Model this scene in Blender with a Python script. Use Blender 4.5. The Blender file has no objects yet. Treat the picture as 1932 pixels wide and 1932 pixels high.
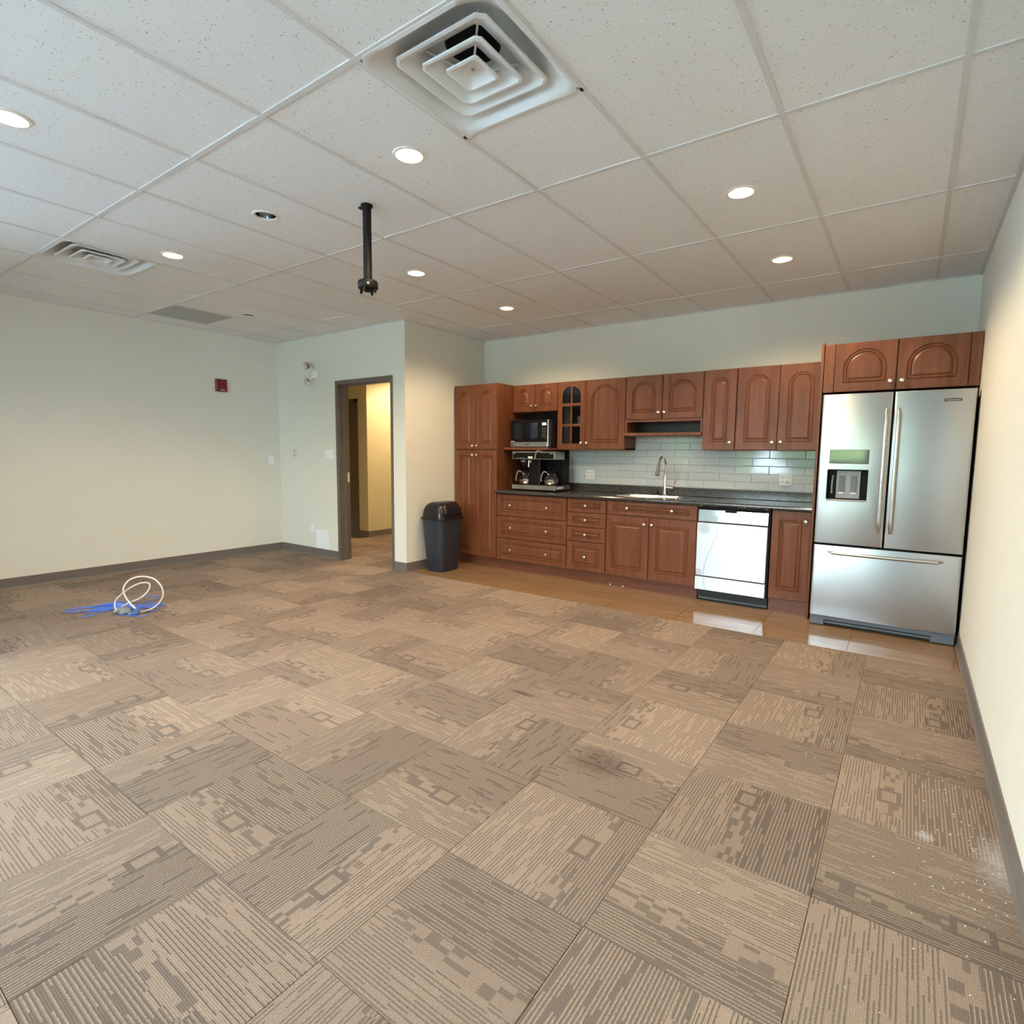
import bpy, bmesh, math, random
from mathutils import Vector, Matrix

sc = bpy.context.scene
C = sc.collection
R = math.radians

# ------------------------------------------------------------------ camera
FPX = 1051.93
CAM = Vector((1.7585, -1.4375, 1.329))
YAW, PITCH, ROLL = 0.6119, -0.1005, 0.0107
cd = bpy.data.cameras.new('camera'); cam = bpy.data.objects.new('camera', cd); C.objects.link(cam)
fwd = Vector((-math.sin(YAW) * math.cos(PITCH), math.cos(YAW) * math.cos(PITCH), math.sin(PITCH)))
rgt = Vector((math.cos(YAW), math.sin(YAW), 0)); upv = rgt.cross(fwd)
r2 = math.cos(ROLL) * rgt + math.sin(ROLL) * upv
u2 = -math.sin(ROLL) * rgt + math.cos(ROLL) * upv
cam.matrix_world = Matrix(((r2.x, u2.x, -fwd.x, CAM.x), (r2.y, u2.y, -fwd.y, CAM.y), (r2.z, u2.z, -fwd.z, CAM.z), (0, 0, 0, 1)))
cd.sensor_fit = 'HORIZONTAL'; cd.sensor_width = 36; cd.lens = 36 * FPX / 1932
cd.shift_x = -11.8 / 1932; cd.shift_y = -2.5 / 1932
cd.clip_start = 0.02; cd.clip_end = 200
sc.camera = cam

# ------------------------------------------------------------------ world: even overcast sky
w = bpy.data.worlds.new('world'); sc.world = w; w.use_nodes = True
bg = w.node_tree.nodes['Background']; bg.inputs[0].default_value = (0.70, 0.86, 1.0, 1); bg.inputs[1].default_value = 11.5
sc.view_settings.view_transform = 'Standard'; sc.view_settings.look = 'None'
sc.view_settings.exposure = 1.50; sc.view_settings.gamma = 1; sc.view_settings.use_curve_mapping = False
sun = bpy.data.lights.new('sun', 'SUN'); sun.energy = 44.0; sun.angle = R(1.0); sun.color = (1.0, 0.98, 0.95)
so_ = bpy.data.objects.new('sun', sun); C.objects.link(so_); so_.rotation_euler = (R(-38), 0, R(-25))      # high behind the kitchen side: lights the paving, not the room
sc.cycles.use_light_tree = False; sc.cycles.max_bounces = 5; sc.cycles.diffuse_bounces = 4; sc.cycles.glossy_bounces = 3; sc.cycles.transmission_bounces = 4; sc.cycles.transparent_max_bounces = 8; sc.cycles.caustics_reflective = False; sc.cycles.caustics_refractive = False
WARM = (1.0, 0.74, 0.44)
LAMP_W = 26.0

# ------------------------------------------------------------------ room measures (metres)
H = 2.753
XR, XL, XB = 2.113, -5.204, -2.80        # right wall, left wall, return wall beside the kitchen
YB, YD, YW = 4.266, 2.891, -4.60         # kitchen wall, doorway wall, window wall
YF, YU = 3.67, 3.97                      # fronts of base and wall cabinets
TOP = 3.0
T = 0.6096

# windows of the wall behind the viewer (x0, x1, z0, z1) and of the left wall (y0, y1, z0, z1)
WINS = [(-3.50, -3.00, 0.90, 2.55), (-1.90, 1.05, 0.90, 2.55)]
WINL = [(-4.25, -2.75, 0.90, 2.55), (-2.45, -0.95, 0.90, 2.55)]
def portal(loc, rot, sx, sy):            # portals guide the sky light through the glass
    L = bpy.data.lights.new('window_portal', 'AREA'); L.shape = 'RECTANGLE'; L.size = sx; L.size_y = sy
    L.cycles.is_portal = True
    o = bpy.data.objects.new('window_portal', L); C.objects.link(o); o.location = loc; o.rotation_euler = rot
for (a, b, c, d) in WINS: portal(((a + b) / 2, YW - 0.13, (c + d) / 2), (R(90), 0, 0), b - a, d - c)
for (a, b, c, d) in WINL: portal((XL - 0.13, (a + b) / 2, (c + d) / 2), (R(90), 0, R(-90)), b - a, d - c)

# ================================================================== helpers
def lin(r, g, b):
    f = lambda c: (c / 255 / 12.92) if c / 255 <= 0.04045 else ((c / 255 + 0.055) / 1.055) ** 2.4
    return (f(r), f(g), f(b), 1)

WL = {}                                   # world location of every object that can be a parent
def box(bm, x0, x1, y0, y1, z0, z1):
    v = [bm.verts.new(p) for p in ((x0, y0, z0), (x1, y0, z0), (x1, y1, z0), (x0, y1, z0), (x0, y0, z1), (x1, y0, z1), (x1, y1, z1), (x0, y1, z1))]
    for f in ((3, 2, 1, 0), (4, 5, 6, 7), (0, 1, 5, 4), (1, 2, 6, 5), (2, 3, 7, 6), (3, 0, 4, 7)):
        bm.faces.new([v[i] for i in f])
    return v
def bx(*a):
    bm = bmesh.new(); box(bm, *a); return bm
def loft(bm, rings, cap0=True, cap1=True, closed=True):
    rv = [[bm.verts.new(p) for p in r] for r in rings]
    n = len(rv[0])
    for a, b in zip(rv, rv[1:]):
        for i in range(n if closed else n - 1):
            j = (i + 1) % n
            bm.faces.new((a[i], a[j], b[j], b[i]))
    if cap0: bm.faces.new(rv[0][::-1])
    if cap1: bm.faces.new(rv[-1])
    return rv
def basis(d):
    d = Vector(d).normalized(); h = Vector((0, 0, 1)) if abs(d.z) < 0.9 else Vector((1, 0, 0))
    a = d.cross(h).normalized(); return a, d.cross(a).normalized(), d
def cyl(bm, p0, p1, r0, r1=None, n=16, cap=True):
    r1 = r0 if r1 is None else r1
    p0 = Vector(p0); p1 = Vector(p1); a, b, d = basis(p1 - p0)
    ring = lambda p, r: [p + r * (math.cos(2 * math.pi * i / n) * a + math.sin(2 * math.pi * i / n) * b) for i in range(n)]
    loft(bm, [ring(p0, r0), ring(p1, r1)], cap, cap)
def lathe(bm, c, prof, n=24, axis=(0, 0, 1), cap0=True, cap1=True):
    c = Vector(c); a, b, d = basis(axis)
    loft(bm, [[c + d * z + r * (math.cos(2 * math.pi * i / n) * a + math.sin(2 * math.pi * i / n) * b) for i in range(n)] for r, z in prof], cap0, cap1)
def tube(bm, pts, r, n=8, flat=1.0, side=None):
    pts = [Vector(p) for p in pts]; rings = []; prev = None
    for i, p in enumerate(pts):
        d = (pts[min(i + 1, len(pts) - 1)] - pts[max(i - 1, 0)]).normalized()
        if side is not None: a = Vector(side); a = (a - a.dot(d) * d).normalized()
        elif prev is None: a = basis(d)[0]
        else: a = (prev - prev.dot(d) * d).normalized()
        prev = a; b = d.cross(a)
        rr = r[i] if isinstance(r, (list, tuple)) else r
        rings.append([p + rr * (math.cos(2 * math.pi * k / n) * a + flat * math.sin(2 * math.pi * k / n) * b) for k in range(n)])
    loft(bm, rings)
def spline(pts, k=8, closed=False):
    P = [Vector(p) for p in pts]; n = len(P); out = []
    g = (lambda i: P[i % n]) if closed else (lambda i: P[max(0, min(n - 1, i))])
    for i in range(n if closed else n - 1):
        a, b, c, d = g(i - 1), g(i), g(i + 1), g(i + 2)
        for s in range(k):
            t = s / k
            out.append(0.5 * (2 * b + (c - a) * t + (2 * a - 5 * b + 4 * c - d) * t * t + (3 * b - a - 3 * c + d) * t ** 3))
    out.append(P[0] if closed else P[-1]); return out
def rrect(cx, cy, hx, hy, r, k=5):
    o = []
    for sx, sy, a0 in ((1, 1, 0), (-1, 1, 90), (-1, -1, 180), (1, -1, 270)):
        for i in range(k):
            a = R(a0 + 90 * i / (k - 1)); o.append((cx + sx * (hx - r) + r * math.cos(a), cy + sy * (hy - r) + r * math.sin(a)))
    return o
def fill(bm, loops):
    ed = []
    for lp in loops:
        for i in range(len(lp)):
            e = bm.edges.get((lp[i], lp[(i + 1) % len(lp)]))
            ed.append(e or bm.edges.new((lp[i], lp[(i + 1) % len(lp)])))
    bmesh.ops.triangle_fill(bm, use_beauty=True, use_dissolve=False, edges=ed)
def plate(bm, outer, holes, f, d0, d1):
    """a flat slab with holes; f(a, b, d) turns a plan point and a depth into a point"""
    F = [[bm.verts.new(f(a, b, d0)) for a, b in lp] for lp in [outer] + holes]
    G = [[bm.verts.new(f(a, b, d1)) for a, b in lp] for lp in [outer] + holes]
    fill(bm, F); fill(bm, G)
    for a, b in zip(F, G):
        n = len(a)
        for i in range(n):
            bm.faces.new((a[i], a[(i + 1) % n], b[(i + 1) % n], b[i]))
def mesh(bm, name, mat=None, smooth=False):
    bmesh.ops.recalc_face_normals(bm, faces=bm.faces)
    me = bpy.data.meshes.new(name); bm.to_mesh(me); bm.free()
    if mat: me.materials.append(mat)
    if smooth:
        me.polygons.foreach_set('use_smooth', [True] * len(me.polygons)); me.set_sharp_from_angle(angle=R(38))
    return me
def add(name, data, parent=None, loc=(0, 0, 0)):
    o = bpy.data.objects.new(name, data); C.objects.link(o); o.location = loc
    if parent: o.parent = parent
    WL[o] = (WL[parent] if parent else Vector((0, 0, 0))) + Vector(loc)
    return o
def part(name, bm, mat, parent, smooth=False, bevel=0, label=None, kind=None):
    """bm is in world coordinates; becomes a child of parent"""
    p = WL[parent]
    bmesh.ops.translate(bm, verts=bm.verts, vec=-p)
    o = add(name, mesh(bm, name, mat, smooth), parent)
    if bevel:
        m = o.modifiers.new('bevel', 'BEVEL'); m.width = bevel; m.segments = 2; m.limit_method = 'ANGLE'; m.angle_limit = R(40)
    if label: o['label'] = label
    if kind: o['kind'] = kind
    return o
def tag(o, label, cat, group=None, kind=None):
    o['label'] = label; o['category'] = cat
    if group: o['group'] = group
    if kind: o['kind'] = kind
    return o
def thing(name, loc, label, cat, group=None):
    return tag(add(name, None, None, loc), label, cat, group)
def single(name, bm, mat, loc, label, cat, group=None, smooth=False, bevel=0):
    loc = Vector(loc); bmesh.ops.translate(bm, verts=bm.verts, vec=-loc)
    o = add(name, mesh(bm, name, mat, smooth), None, loc)
    if bevel:
        m = o.modifiers.new('bevel', 'BEVEL'); m.width = bevel; m.segments = 2; m.limit_method = 'ANGLE'; m.angle_limit = R(40)
    return tag(o, label, cat, group)
def struct(name, bm, mat, label=None, smooth=False):
    o = add(name, mesh(bm, name, mat, smooth)); o['kind'] = 'structure'
    if label: o['label'] = label
    return o
def text(name, body, size, mat, parent, loc, rot, depth=0.0004):
    cu = bpy.data.curves.new(name, 'FONT'); cu.body = body; cu.size = size; cu.extrude = depth; cu.align_x = 'CENTER'; cu.align_y = 'CENTER'
    t = bpy.data.objects.new(name, cu); C.objects.link(t)
    dg = bpy.context.evaluated_depsgraph_get(); me = bpy.data.meshes.new_from_object(t.evaluated_get(dg))
    bpy.data.objects.remove(t); bpy.data.curves.remove(cu)
    me.materials.clear(); me.materials.append(mat)
    o = add(name, me, parent, Vector(loc) - WL[parent]); o.rotation_euler = rot
    return o

# ================================================================== materials
class NT:
    def __init__(s, m): s.t = m.node_tree; s.n = s.t.nodes; s.p = s.n['Principled BSDF']
    def new(s, ty, **k):
        x = s.n.new(ty)
        for a, b in k.items(): setattr(x, a, b)
        return x
    def put(s, sock, v):
        if isinstance(v, bpy.types.NodeSocket): s.t.links.new(v, sock)
        elif v is not None: sock.default_value = v
    def m(s, op, a, b=None, c=None):
        x = s.new('ShaderNodeMath', operation=op)
        for i, v in enumerate((a, b, c)):
            if v is not None: s.put(x.inputs[i], v)
        return x.outputs[0]
    def mix(s, f, a, b):
        x = s.new('ShaderNodeMix', data_type='RGBA'); s.put(x.inputs[0], f); s.put(x.inputs[6], a); s.put(x.inputs[7], b); return x.outputs[2]
    def sel(s, f, a, b):                  # a where f = 0, b where f = 1
        x = s.new('ShaderNodeMix', data_type='FLOAT'); s.put(x.inputs[0], f); s.put(x.inputs[2], a); s.put(x.inputs[3], b); return x.outputs[0]
    def coord(s, kind='Object'): return s.new('ShaderNodeTexCoord').outputs[kind]
    def mapped(s, vec, scale=(1, 1, 1), loc=(0, 0, 0)):
        x = s.new('ShaderNodeMapping'); s.put(x.inputs[0], vec); x.inputs[3].default_value = scale; x.inputs[1].default_value = loc; return x.outputs[0]
    def noise(s, vec, scale, detail=3, rough=0.55, out=0):
        x = s.new('ShaderNodeTexNoise'); s.put(x.inputs['Vector'], vec); x.inputs['Scale'].default_value = scale
        x.inputs['Detail'].default_value = detail; x.inputs['Roughness'].default_value = rough; return x.outputs[out]
    def white(s, a, b, c=0.0):
        v = s.new('ShaderNodeCombineXYZ'); s.put(v.inputs[0], a); s.put(v.inputs[1], b); s.put(v.inputs[2], c)
        x = s.new('ShaderNodeTexWhiteNoise', noise_dimensions='3D'); s.t.links.new(v.outputs[0], x.inputs[0]); return x.outputs[0]
    def ramp(s, f, stops):
        x = s.new('ShaderNodeValToRGB'); s.put(x.inputs[0], f); e = x.color_ramp.elements
        while len(e) < len(stops): e.new(0.5)
        for k, (p, c) in zip(e, stops): k.position = p; k.color = c
        return x.outputs[0]
    def bump(s, h, strength, dist=0.002):
        x = s.new('ShaderNodeBump'); x.inputs['Strength'].default_value = strength; x.inputs['Distance'].default_value = dist
        s.put(x.inputs['Height'], h); s.t.links.new(x.outputs[0], s.p.inputs['Normal'])
def mat(name, col=(0.8, 0.8, 0.8, 1), rough=0.5, metal=0.0, **k):
    m = bpy.data.materials.new(name); m.use_nodes = True; t = NT(m); p = t.p
    p.inputs['Base Color'].default_value = col; p.inputs['Roughness'].default_value = rough; p.inputs['Metallic'].default_value = metal
    for a, b in k.items(): p.inputs[a.replace('_', ' ')].default_value = b
    return m, t
def plain(name, col, rough=0.5, metal=0.0, var=0.04, scale=30, bump=0.0, **k):
    m, t = mat(name, col, rough, metal, **k)
    n = t.noise(t.coord(), scale, 3)
    lo = tuple(c * (1 - var) for c in col[:3]) + (1,); hi = tuple(min(1, c * (1 + var)) for c in col[:3]) + (1,)
    t.put(t.p.inputs['Base Color'], t.mix(n, lo, hi))
    if bump: t.bump(n, bump)
    return m

M = {}
M['wall'] = plain('wall_paint', (0.77, 0.75, 0.66, 1), 0.6, 0, 0.02, 3)
_, t = None, NT(M['wall']); t.bump(t.noise(t.coord(), 260, 2), 0.06, 0.001)
M['hallwall'] = plain('hall_paint', (0.66, 0.60, 0.40, 1), 0.55, 0, 0.02, 3)
M['base'] = plain('cove_base', lin(112, 104, 98), 0.42, 0, 0.05, 8)
M['frame'] = plain('door_frame_paint', lin(104, 94, 84), 0.38, 0, 0.04, 10)
M['white'] = plain('white_plastic', (0.86, 0.88, 0.89, 1), 0.35, 0, 0.02, 20)
M['cream'] = plain('cream_plastic', (0.75, 0.74, 0.66, 1), 0.4, 0, 0.02, 20)
M['black'] = plain('black_plastic', (0.008, 0.008, 0.009, 1), 0.4, 0, 0.1, 40, Specular_IOR_Level=0.12)
M['dark'] = plain('dark_slot', (0.01, 0.01, 0.01, 1), 0.6, 0, 0.1, 40)
M['blackmetal'] = plain('black_painted_metal', (0.006, 0.006, 0.007, 1), 0.55, 0, 0.1, 40, Specular_IOR_Level=0.2)
M['greyplastic'] = plain('grey_plastic', (0.23, 0.25, 0.28, 1), 0.4, 0, 0.05, 30)
M['midgrey'] = plain('mid_grey_plastic', (0.33, 0.34, 0.36, 1), 0.35, 0, 0.05, 30)
M['chrome'] = plain('chrome', (0.82, 0.83, 0.85, 1), 0.08, 1, 0.02, 20)
M['nickel'] = plain('satin_nickel', (0.74, 0.70, 0.63, 1), 0.24, 1, 0.03, 40)
M['red'] = plain('red_plastic', lin(120, 12, 22), 0.35, 0, 0.05, 30)
M['ledwhite'] = plain('white_lettering', (0.85, 0.85, 0.82, 1), 0.5, 0, 0.02, 30)
M['bin'] = plain('bin_plastic', lin(44, 48, 60), 0.42, 0, 0.08, 300, 0.15)
M['binlid'] = plain('bin_lid_plastic', (0.010, 0.010, 0.012, 1), 0.28, 0, 0.1, 40)
M['tee'] = plain('white_tee_bar', (0.68, 0.68, 0.67, 1), 0.45, 0, 0.02, 20)
M['vent'] = plain('white_vent_enamel', (0.74, 0.76, 0.76, 1), 0.38, 0, 0.02, 10)
M['perf'] = plain('grey_return_panel', (0.42, 0.44, 0.44, 1), 0.5, 0, 0.08, 160)
M['duct'] = plain('duct_metal', (0.10, 0.11, 0.12, 1), 0.35, 0.8, 0.2, 40)
M['trim'] = plain('downlight_trim', (0.80, 0.79, 0.76, 1), 0.35, 0, 0.02, 20)
M['reflector'] = plain('downlight_reflector', (0.80, 0.78, 0.74, 1), 0.28, 0.8, 0.03, 20)
M['reflector_off'] = plain('unlit_reflector', (0.62, 0.63, 0.65, 1), 0.10, 1, 0.03, 20)
M['bulb_off'] = plain('bulb_glass_off', (0.55, 0.56, 0.58, 1), 0.15, 0, 0.05, 20)
M['blue'] = plain('blue_cable_jacket', lin(88, 128, 222), 0.4, 0, 0.06, 60)
M['offwhite'] = plain('cream_cable_jacket', lin(214, 208, 196), 0.4, 0, 0.04, 60)
M['vgablue'] = plain('blue_connector', lin(70, 100, 150), 0.4, 0, 0.05, 60)
M['china'] = plain('white_china', (0.80, 0.79, 0.74, 1), 0.25, 0, 0.03, 30)
M['alu'] = plain('window_aluminium', (0.45, 0.46, 0.47, 1), 0.35, 0.6, 0.03, 20)
M['paving'] = plain('pale_concrete', (0.44, 0.50, 0.56, 1), 0.9, 0, 0.12, 2)
M['leaf'] = plain('hedge_leaf', (0.06, 0.10, 0.03, 1), 0.8, 0, 0.5, 4)
M['crumb'] = plain('white_crumb', (0.8, 0.8, 0.8, 1), 0.8, 0, 0.03, 50)

def emit(name, col, s):
    m, t = mat(name, col, 0.3); t.p.inputs['Emission Color'].default_value = col; t.p.inputs['Emission Strength'].default_value = s; return m
M['bulb'] = emit('lit_bulb', (1.0, 0.72, 0.36, 1), 3.0)
M['lcd'] = emit('lit_display', (0.35, 0.42, 0.75, 1), 0.7)

# cherry-stained wood, grain upright
def wood(name, c0, c1, c2, grain=(15, 15, 1.3), rough=0.36):
    m, t = mat(name, c1, rough); co = t.coord(); rnd = t.new('ShaderNodeObjectInfo').outputs['Random']
    sh = t.new('ShaderNodeVectorMath', operation='ADD'); t.put(sh.inputs[0], co)
    cb = t.new('ShaderNodeCombineXYZ'); t.put(cb.inputs[0], t.m('MULTIPLY', rnd, 9)); t.put(cb.inputs[2], t.m('MULTIPLY', rnd, 5)); t.put(sh.inputs[1], cb.outputs[0])
    v = t.mapped(sh.outputs[0], grain)
    n = t.noise(v, 1.6, 6, 0.62); f = t.noise(t.mapped(sh.outputs[0], (grain[0] * 9, grain[1] * 9, grain[2] * 6)), 1.2, 3)
    b = t.noise(sh.outputs[0], 5.0, 3)
    col = t.ramp(n, [(0.22, c0), (0.50, c1), (0.80, c2)])
    col = t.mix(t.m('MULTIPLY', f, 0.22), col, c0)
    col = t.mix(t.m('MULTIPLY', b, 0.35), col, c0)
    t.put(t.p.inputs['Base Color'], col); t.p.inputs['Specular IOR Level'].default_value = 0.35
    t.bump(n, 0.04, 0.001); return m
M['wood'] = wood('cherry_wood', (0.090, 0.028, 0.012, 1), (0.195, 0.067, 0.028, 1), (0.27, 0.102, 0.045, 1))
M['kick'] = wood('cherry_plinth', (0.115, 0.036, 0.018, 1), (0.20, 0.070, 0.036, 1), (0.27, 0.100, 0.055, 1), (1.6, 26, 26))
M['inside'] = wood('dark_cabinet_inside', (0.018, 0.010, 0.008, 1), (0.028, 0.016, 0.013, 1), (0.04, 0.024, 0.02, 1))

# speckled laminate
m, t = mat('speckled_laminate', (0.03, 0.03, 0.03, 1), 0.16); M['counter'] = m
co = t.coord(); n1 = t.noise(co, 170, 2, 0.7); n2 = t.noise(co, 70, 2, 0.7)
col = t.ramp(n1, [(0.42, (0.010, 0.011, 0.013, 1)), (0.55, (0.045, 0.045, 0.045, 1)), (0.64, (0.36, 0.32, 0.27, 1))])
t.put(t.p.inputs['Base Color'], t.mix(t.m('MULTIPLY', n2, 0.6), col, (0.02, 0.021, 0.024, 1)))

# brushed stainless
def steel(name, col, rough, an=0.8, wav=0.0):
    m, t = mat(name, col, rough, 1.0); co = t.coord()
    t.p.inputs['Anisotropic'].default_value = an; t.p.inputs['Anisotropic Rotation'].default_value = 0.25
    tg = t.new('ShaderNodeTangent', direction_type='RADIAL', axis='Z'); t.put(t.p.inputs['Tangent'], tg.outputs[0])
    n = t.noise(t.mapped(co, (3, 3, 900)), 1.0, 2)
    t.put(t.p.inputs['Roughness'], t.m('MULTIPLY_ADD', n, 0.10, rough - 0.05))
    if wav: t.bump(t.noise(co, 2.2, 1), wav, 0.02)
    return m
M['steel'] = steel('brushed_stainless', (0.52, 0.53, 0.55, 1), 0.30, 0.75, 0.25)
M['sinksteel'] = steel('sink_stainless', (0.70, 0.71, 0.73, 1), 0.22, 0.3)
M['handle'] = steel('handle_stainless', (0.62, 0.61, 0.60, 1), 0.28, 0.3)
M['machine'] = steel('machine_stainless', (0.52, 0.50, 0.46, 1), 0.32, 0.5)
M['mirrorstrip'] = plain('polished_steel', (0.72, 0.76, 0.80, 1), 0.05, 1, 0.02, 10)
M['grille'] = plain('grey_grille_plastic', (0.13, 0.155, 0.18, 1), 0.4, 0, 0.04, 20)
M['fridgebody'] = plain('dark_fridge_cabinet', (0.014, 0.014, 0.016, 1), 0.55, 0, 0.06, 60)
M['glosspanel'] = plain('glossy_touch_panel', (0.10, 0.11, 0.12, 1), 0.04, 0.0, 0.02, 10, Specular_IOR_Level=0.9)

# dishwasher front: pale film-covered steel with two film bubbles and a crease
m, t = mat('film_covered_steel', (0.80, 0.86, 0.93, 1), 0.32, 0.5); M['dwfront'] = m
t.p.inputs['Anisotropic'].default_value = 0.85; t.p.inputs['Anisotropic Rotation'].default_value = 0.25
tg = t.new('ShaderNodeTangent', direction_type='RADIAL', axis='Z'); t.put(t.p.inputs['Tangent'], tg.outputs[0])
co = t.coord(); sx = t.new('ShaderNodeSeparateXYZ'); t.put(sx.inputs[0], co)
def disc(cx, cz, r, soft):
    d = t.m('SQRT', t.m('ADD', t.m('POWER', t.m('SUBTRACT', sx.outputs[0], cx), 2.0), t.m('POWER', t.m('SUBTRACT', sx.outputs[2], cz), 2.0)))
    x = t.new('ShaderNodeMapRange'); x.interpolation_type = 'SMOOTHSTEP'; t.put(x.inputs[0], d); x.inputs[1].default_value = r + soft; x.inputs[2].default_value = r - soft; return x.outputs[0]
f = t.m('MAXIMUM', disc(-0.24, 0.680, 0.050, 0.02), disc(-0.285, 0.270, 0.034, 0.012))
cz = sx.outputs[2]; cx = t.m('MULTIPLY_ADD', t.m('SINE', t.m('MULTIPLY', t.m('SUBTRACT', cz, 0.50), 6.5)), 0.058, -0.175)
x = t.new('ShaderNodeMapRange'); x.interpolation_type = 'SMOOTHSTEP'; t.put(x.inputs[0], t.m('ABSOLUTE', t.m('SUBTRACT', sx.outputs[0], cx))); x.inputs[1].default_value = 0.011; x.inputs[2].default_value = 0.002
f = t.m('MAXIMUM', f, t.m('MULTIPLY', x.outputs[0], 0.8))
t.put(t.p.inputs['Base Color'], t.mix(t.m('MULTIPLY', f, 0.55), (0.76, 0.84, 0.93, 1), (0.38, 0.42, 0.50, 1)))

# glazed wall tile and wood-look floor tile
M['glaze'] = plain('glazed_white_tile', (0.62, 0.65, 0.655, 1), 0.07, 0, 0.02, 12)
M['grout'] = plain('grey_grout', (0.50, 0.53, 0.53, 1), 0.8, 0, 0.05, 80)
m, t = mat('wood_look_porcelain', (0.3, 0.2, 0.1, 1), 0.10); M['ftile'] = m
co = t.coord(); rnd = t.new('ShaderNodeObjectInfo').outputs['Random']
cb = t.new('ShaderNodeCombineXYZ'); t.put(cb.inputs[1], t.m('MULTIPLY', rnd, 40)); t.put(cb.inputs[0], t.m('MULTIPLY', rnd, 17))
sh = t.new('ShaderNodeVectorMath', operation='ADD'); t.put(sh.inputs[0], co); t.put(sh.inputs[1], cb.outputs[0])
n = t.noise(t.mapped(sh.outputs[0], (1.6, 60, 1)), 1.3, 5, 0.6)
col = t.ramp(n, [(0.25, lin(112, 87, 62)), (0.50, lin(147, 117, 85)), (0.76, lin(166, 137, 104))])
t.put(t.p.inputs['Base Color'], col); t.put(t.p.inputs['Roughness'], t.m('MULTIPLY_ADD', n, 0.08, 0.10))
M['fgrout'] = plain('sand_grout', lin(176, 146, 110), 0.8, 0, 0.05, 80)

# mineral fibre ceiling tile with pin holes
m, t = mat('mineral_ceiling_tile', (0.7, 0.7, 0.68, 1), 0.85); M['ctile'] = m
co = t.coord(); vo = t.new('ShaderNodeTexVoronoi'); t.put(vo.inputs['Vector'], co); vo.inputs['Scale'].default_value = 95
hole = t.m('LESS_THAN', vo.outputs['Distance'], t.m('MULTIPLY', t.m('SUBTRACT', t.noise(co, 60, 2), 0.42), 1.1))
fine = t.noise(co, 340, 3, 0.7)
base = t.mix(fine, (0.76, 0.765, 0.765, 1), (0.88, 0.885, 0.88, 1))
t.put(t.p.inputs['Base Color'], t.mix(t.m('MULTIPLY', hole, 0.75), base, (0.22, 0.22, 0.21, 1)))
t.bump(fine, 0.25, 0.001)

# patterned loop-pile carpet tile: x runs along the pile rows, y across them
m, t = mat('loop_pile_carpet', (0.3, 0.26, 0.22, 1), 0.95); M['carpet'] = m
t.p.inputs['Specular IOR Level'].default_value = 0.15
co = t.coord(); s = t.new('ShaderNodeSeparateXYZ'); t.put(s.inputs[0], co); rnd = t.new('ShaderNodeObjectInfo').outputs['Random']
fr = lambda k: t.m('FRACT', t.m('MULTIPLY', rnd, k))
u = t.m('MULTIPLY_ADD', s.outputs[0], 1.96, 0.5); v0 = t.m('MULTIPLY_ADD', s.outputs[1], 1.96, 0.5)
v = t.sel(t.m('GREATER_THAN', fr(3.71), 0.5), v0, t.m('SUBTRACT', 1.0, v0))
uu = t.m('ADD', u, t.m('MULTIPLY', rnd, 57.0))
fl = lambda a, k: t.m('FLOOR', t.m('MULTIPLY', a, k))
th = t.m('MULTIPLY_ADD', fr(13.7), 0.46, 0.20)
NS = 46.0
si = fl(v, NS); bead = t.noise(t.mapped(co, (150, 60, 1)), 1.0, 1)
sf = t.m('ADD', t.m('FRACT', t.m('MULTIPLY', v, NS)), t.m('MULTIPLY', t.m('SUBTRACT', bead, 0.5), 0.55))
blk = t.white(fl(uu, 7.0), fl(v, 12.0), rnd)
edge = t.m('ADD', th, t.m('MULTIPLY', t.m('SUBTRACT', blk, 0.5), 0.17))
light = t.m('GREATER_THAN', v, edge)
rowr = t.white(si, rnd, 3.0)
dash = t.white(t.m('FLOOR', t.m('MULTIPLY_ADD', uu, 6.0, t.m('MULTIPLY', rowr, 9.0))), si, rnd)
inA = t.m('LESS_THAN', sf, 0.40); inB = t.m('LESS_THAN', sf, 0.36)
darkz = t.m('MULTIPLY', inA, t.m('GREATER_THAN', dash, 0.16))
lightz = t.m('SUBTRACT', 1.0, t.m('MULTIPLY', inB, t.m('GREATER_THAN', dash, 0.26)))
val = t.sel(light, darkz, lightz)
near = t.m('LESS_THAN', t.m('ABSOLUTE', t.m('SUBTRACT', v, th)), 0.072)
b2 = t.white(fl(uu, 12.0), fl(v, NS / 1.5), rnd)
solid = t.m('MULTIPLY', near, t.m('GREATER_THAN', t.white(fl(uu, 5.0), fl(v, 7.0), t.m('ADD', rnd, 5.0)), 0.40))
val = t.sel(solid, val, t.m('MULTIPLY_ADD', t.m('GREATER_THAN', b2, 0.36), 0.75, 0.12))
def inrect(cu, cv, hu, hv):
    return t.m('MULTIPLY', t.m('LESS_THAN', t.m('ABSOLUTE', t.m('SUBTRACT', u, cu)), hu), t.m('LESS_THAN', t.m('ABSOLUTE', t.m('SUBTRACT', v, cv)), hv))
cu = t.m('MULTIPLY_ADD', fr(5.3), 0.6, 0.2); cv = t.m('ADD', th, 0.02); on = t.m('GREATER_THAN', fr(8.9), 0.35)
val = t.sel(t.m('MULTIPLY', on, inrect(cu, cv, 0.105, 0.078)), val, 0.0)
val = t.sel(t.m('MULTIPLY', on, inrect(cu, cv, 0.070, 0.048)), val, t.m('MULTIPLY_ADD', darkz, 0.25, 0.68))
yarn = t.noise(t.mapped(co, (150, 330, 1)), 1.0, 2, 0.75); blot = t.noise(co, 6, 3)
dk = t.mix(fr(21.3), lin(113, 101, 93), lin(125, 110, 99)); lt = t.mix(fr(17.9), lin(169, 150, 134), lin(177, 155, 136))
val = t.m('MULTIPLY_ADD', val, 0.90, 0.05)
col = t.mix(val, dk, lt)
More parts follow.
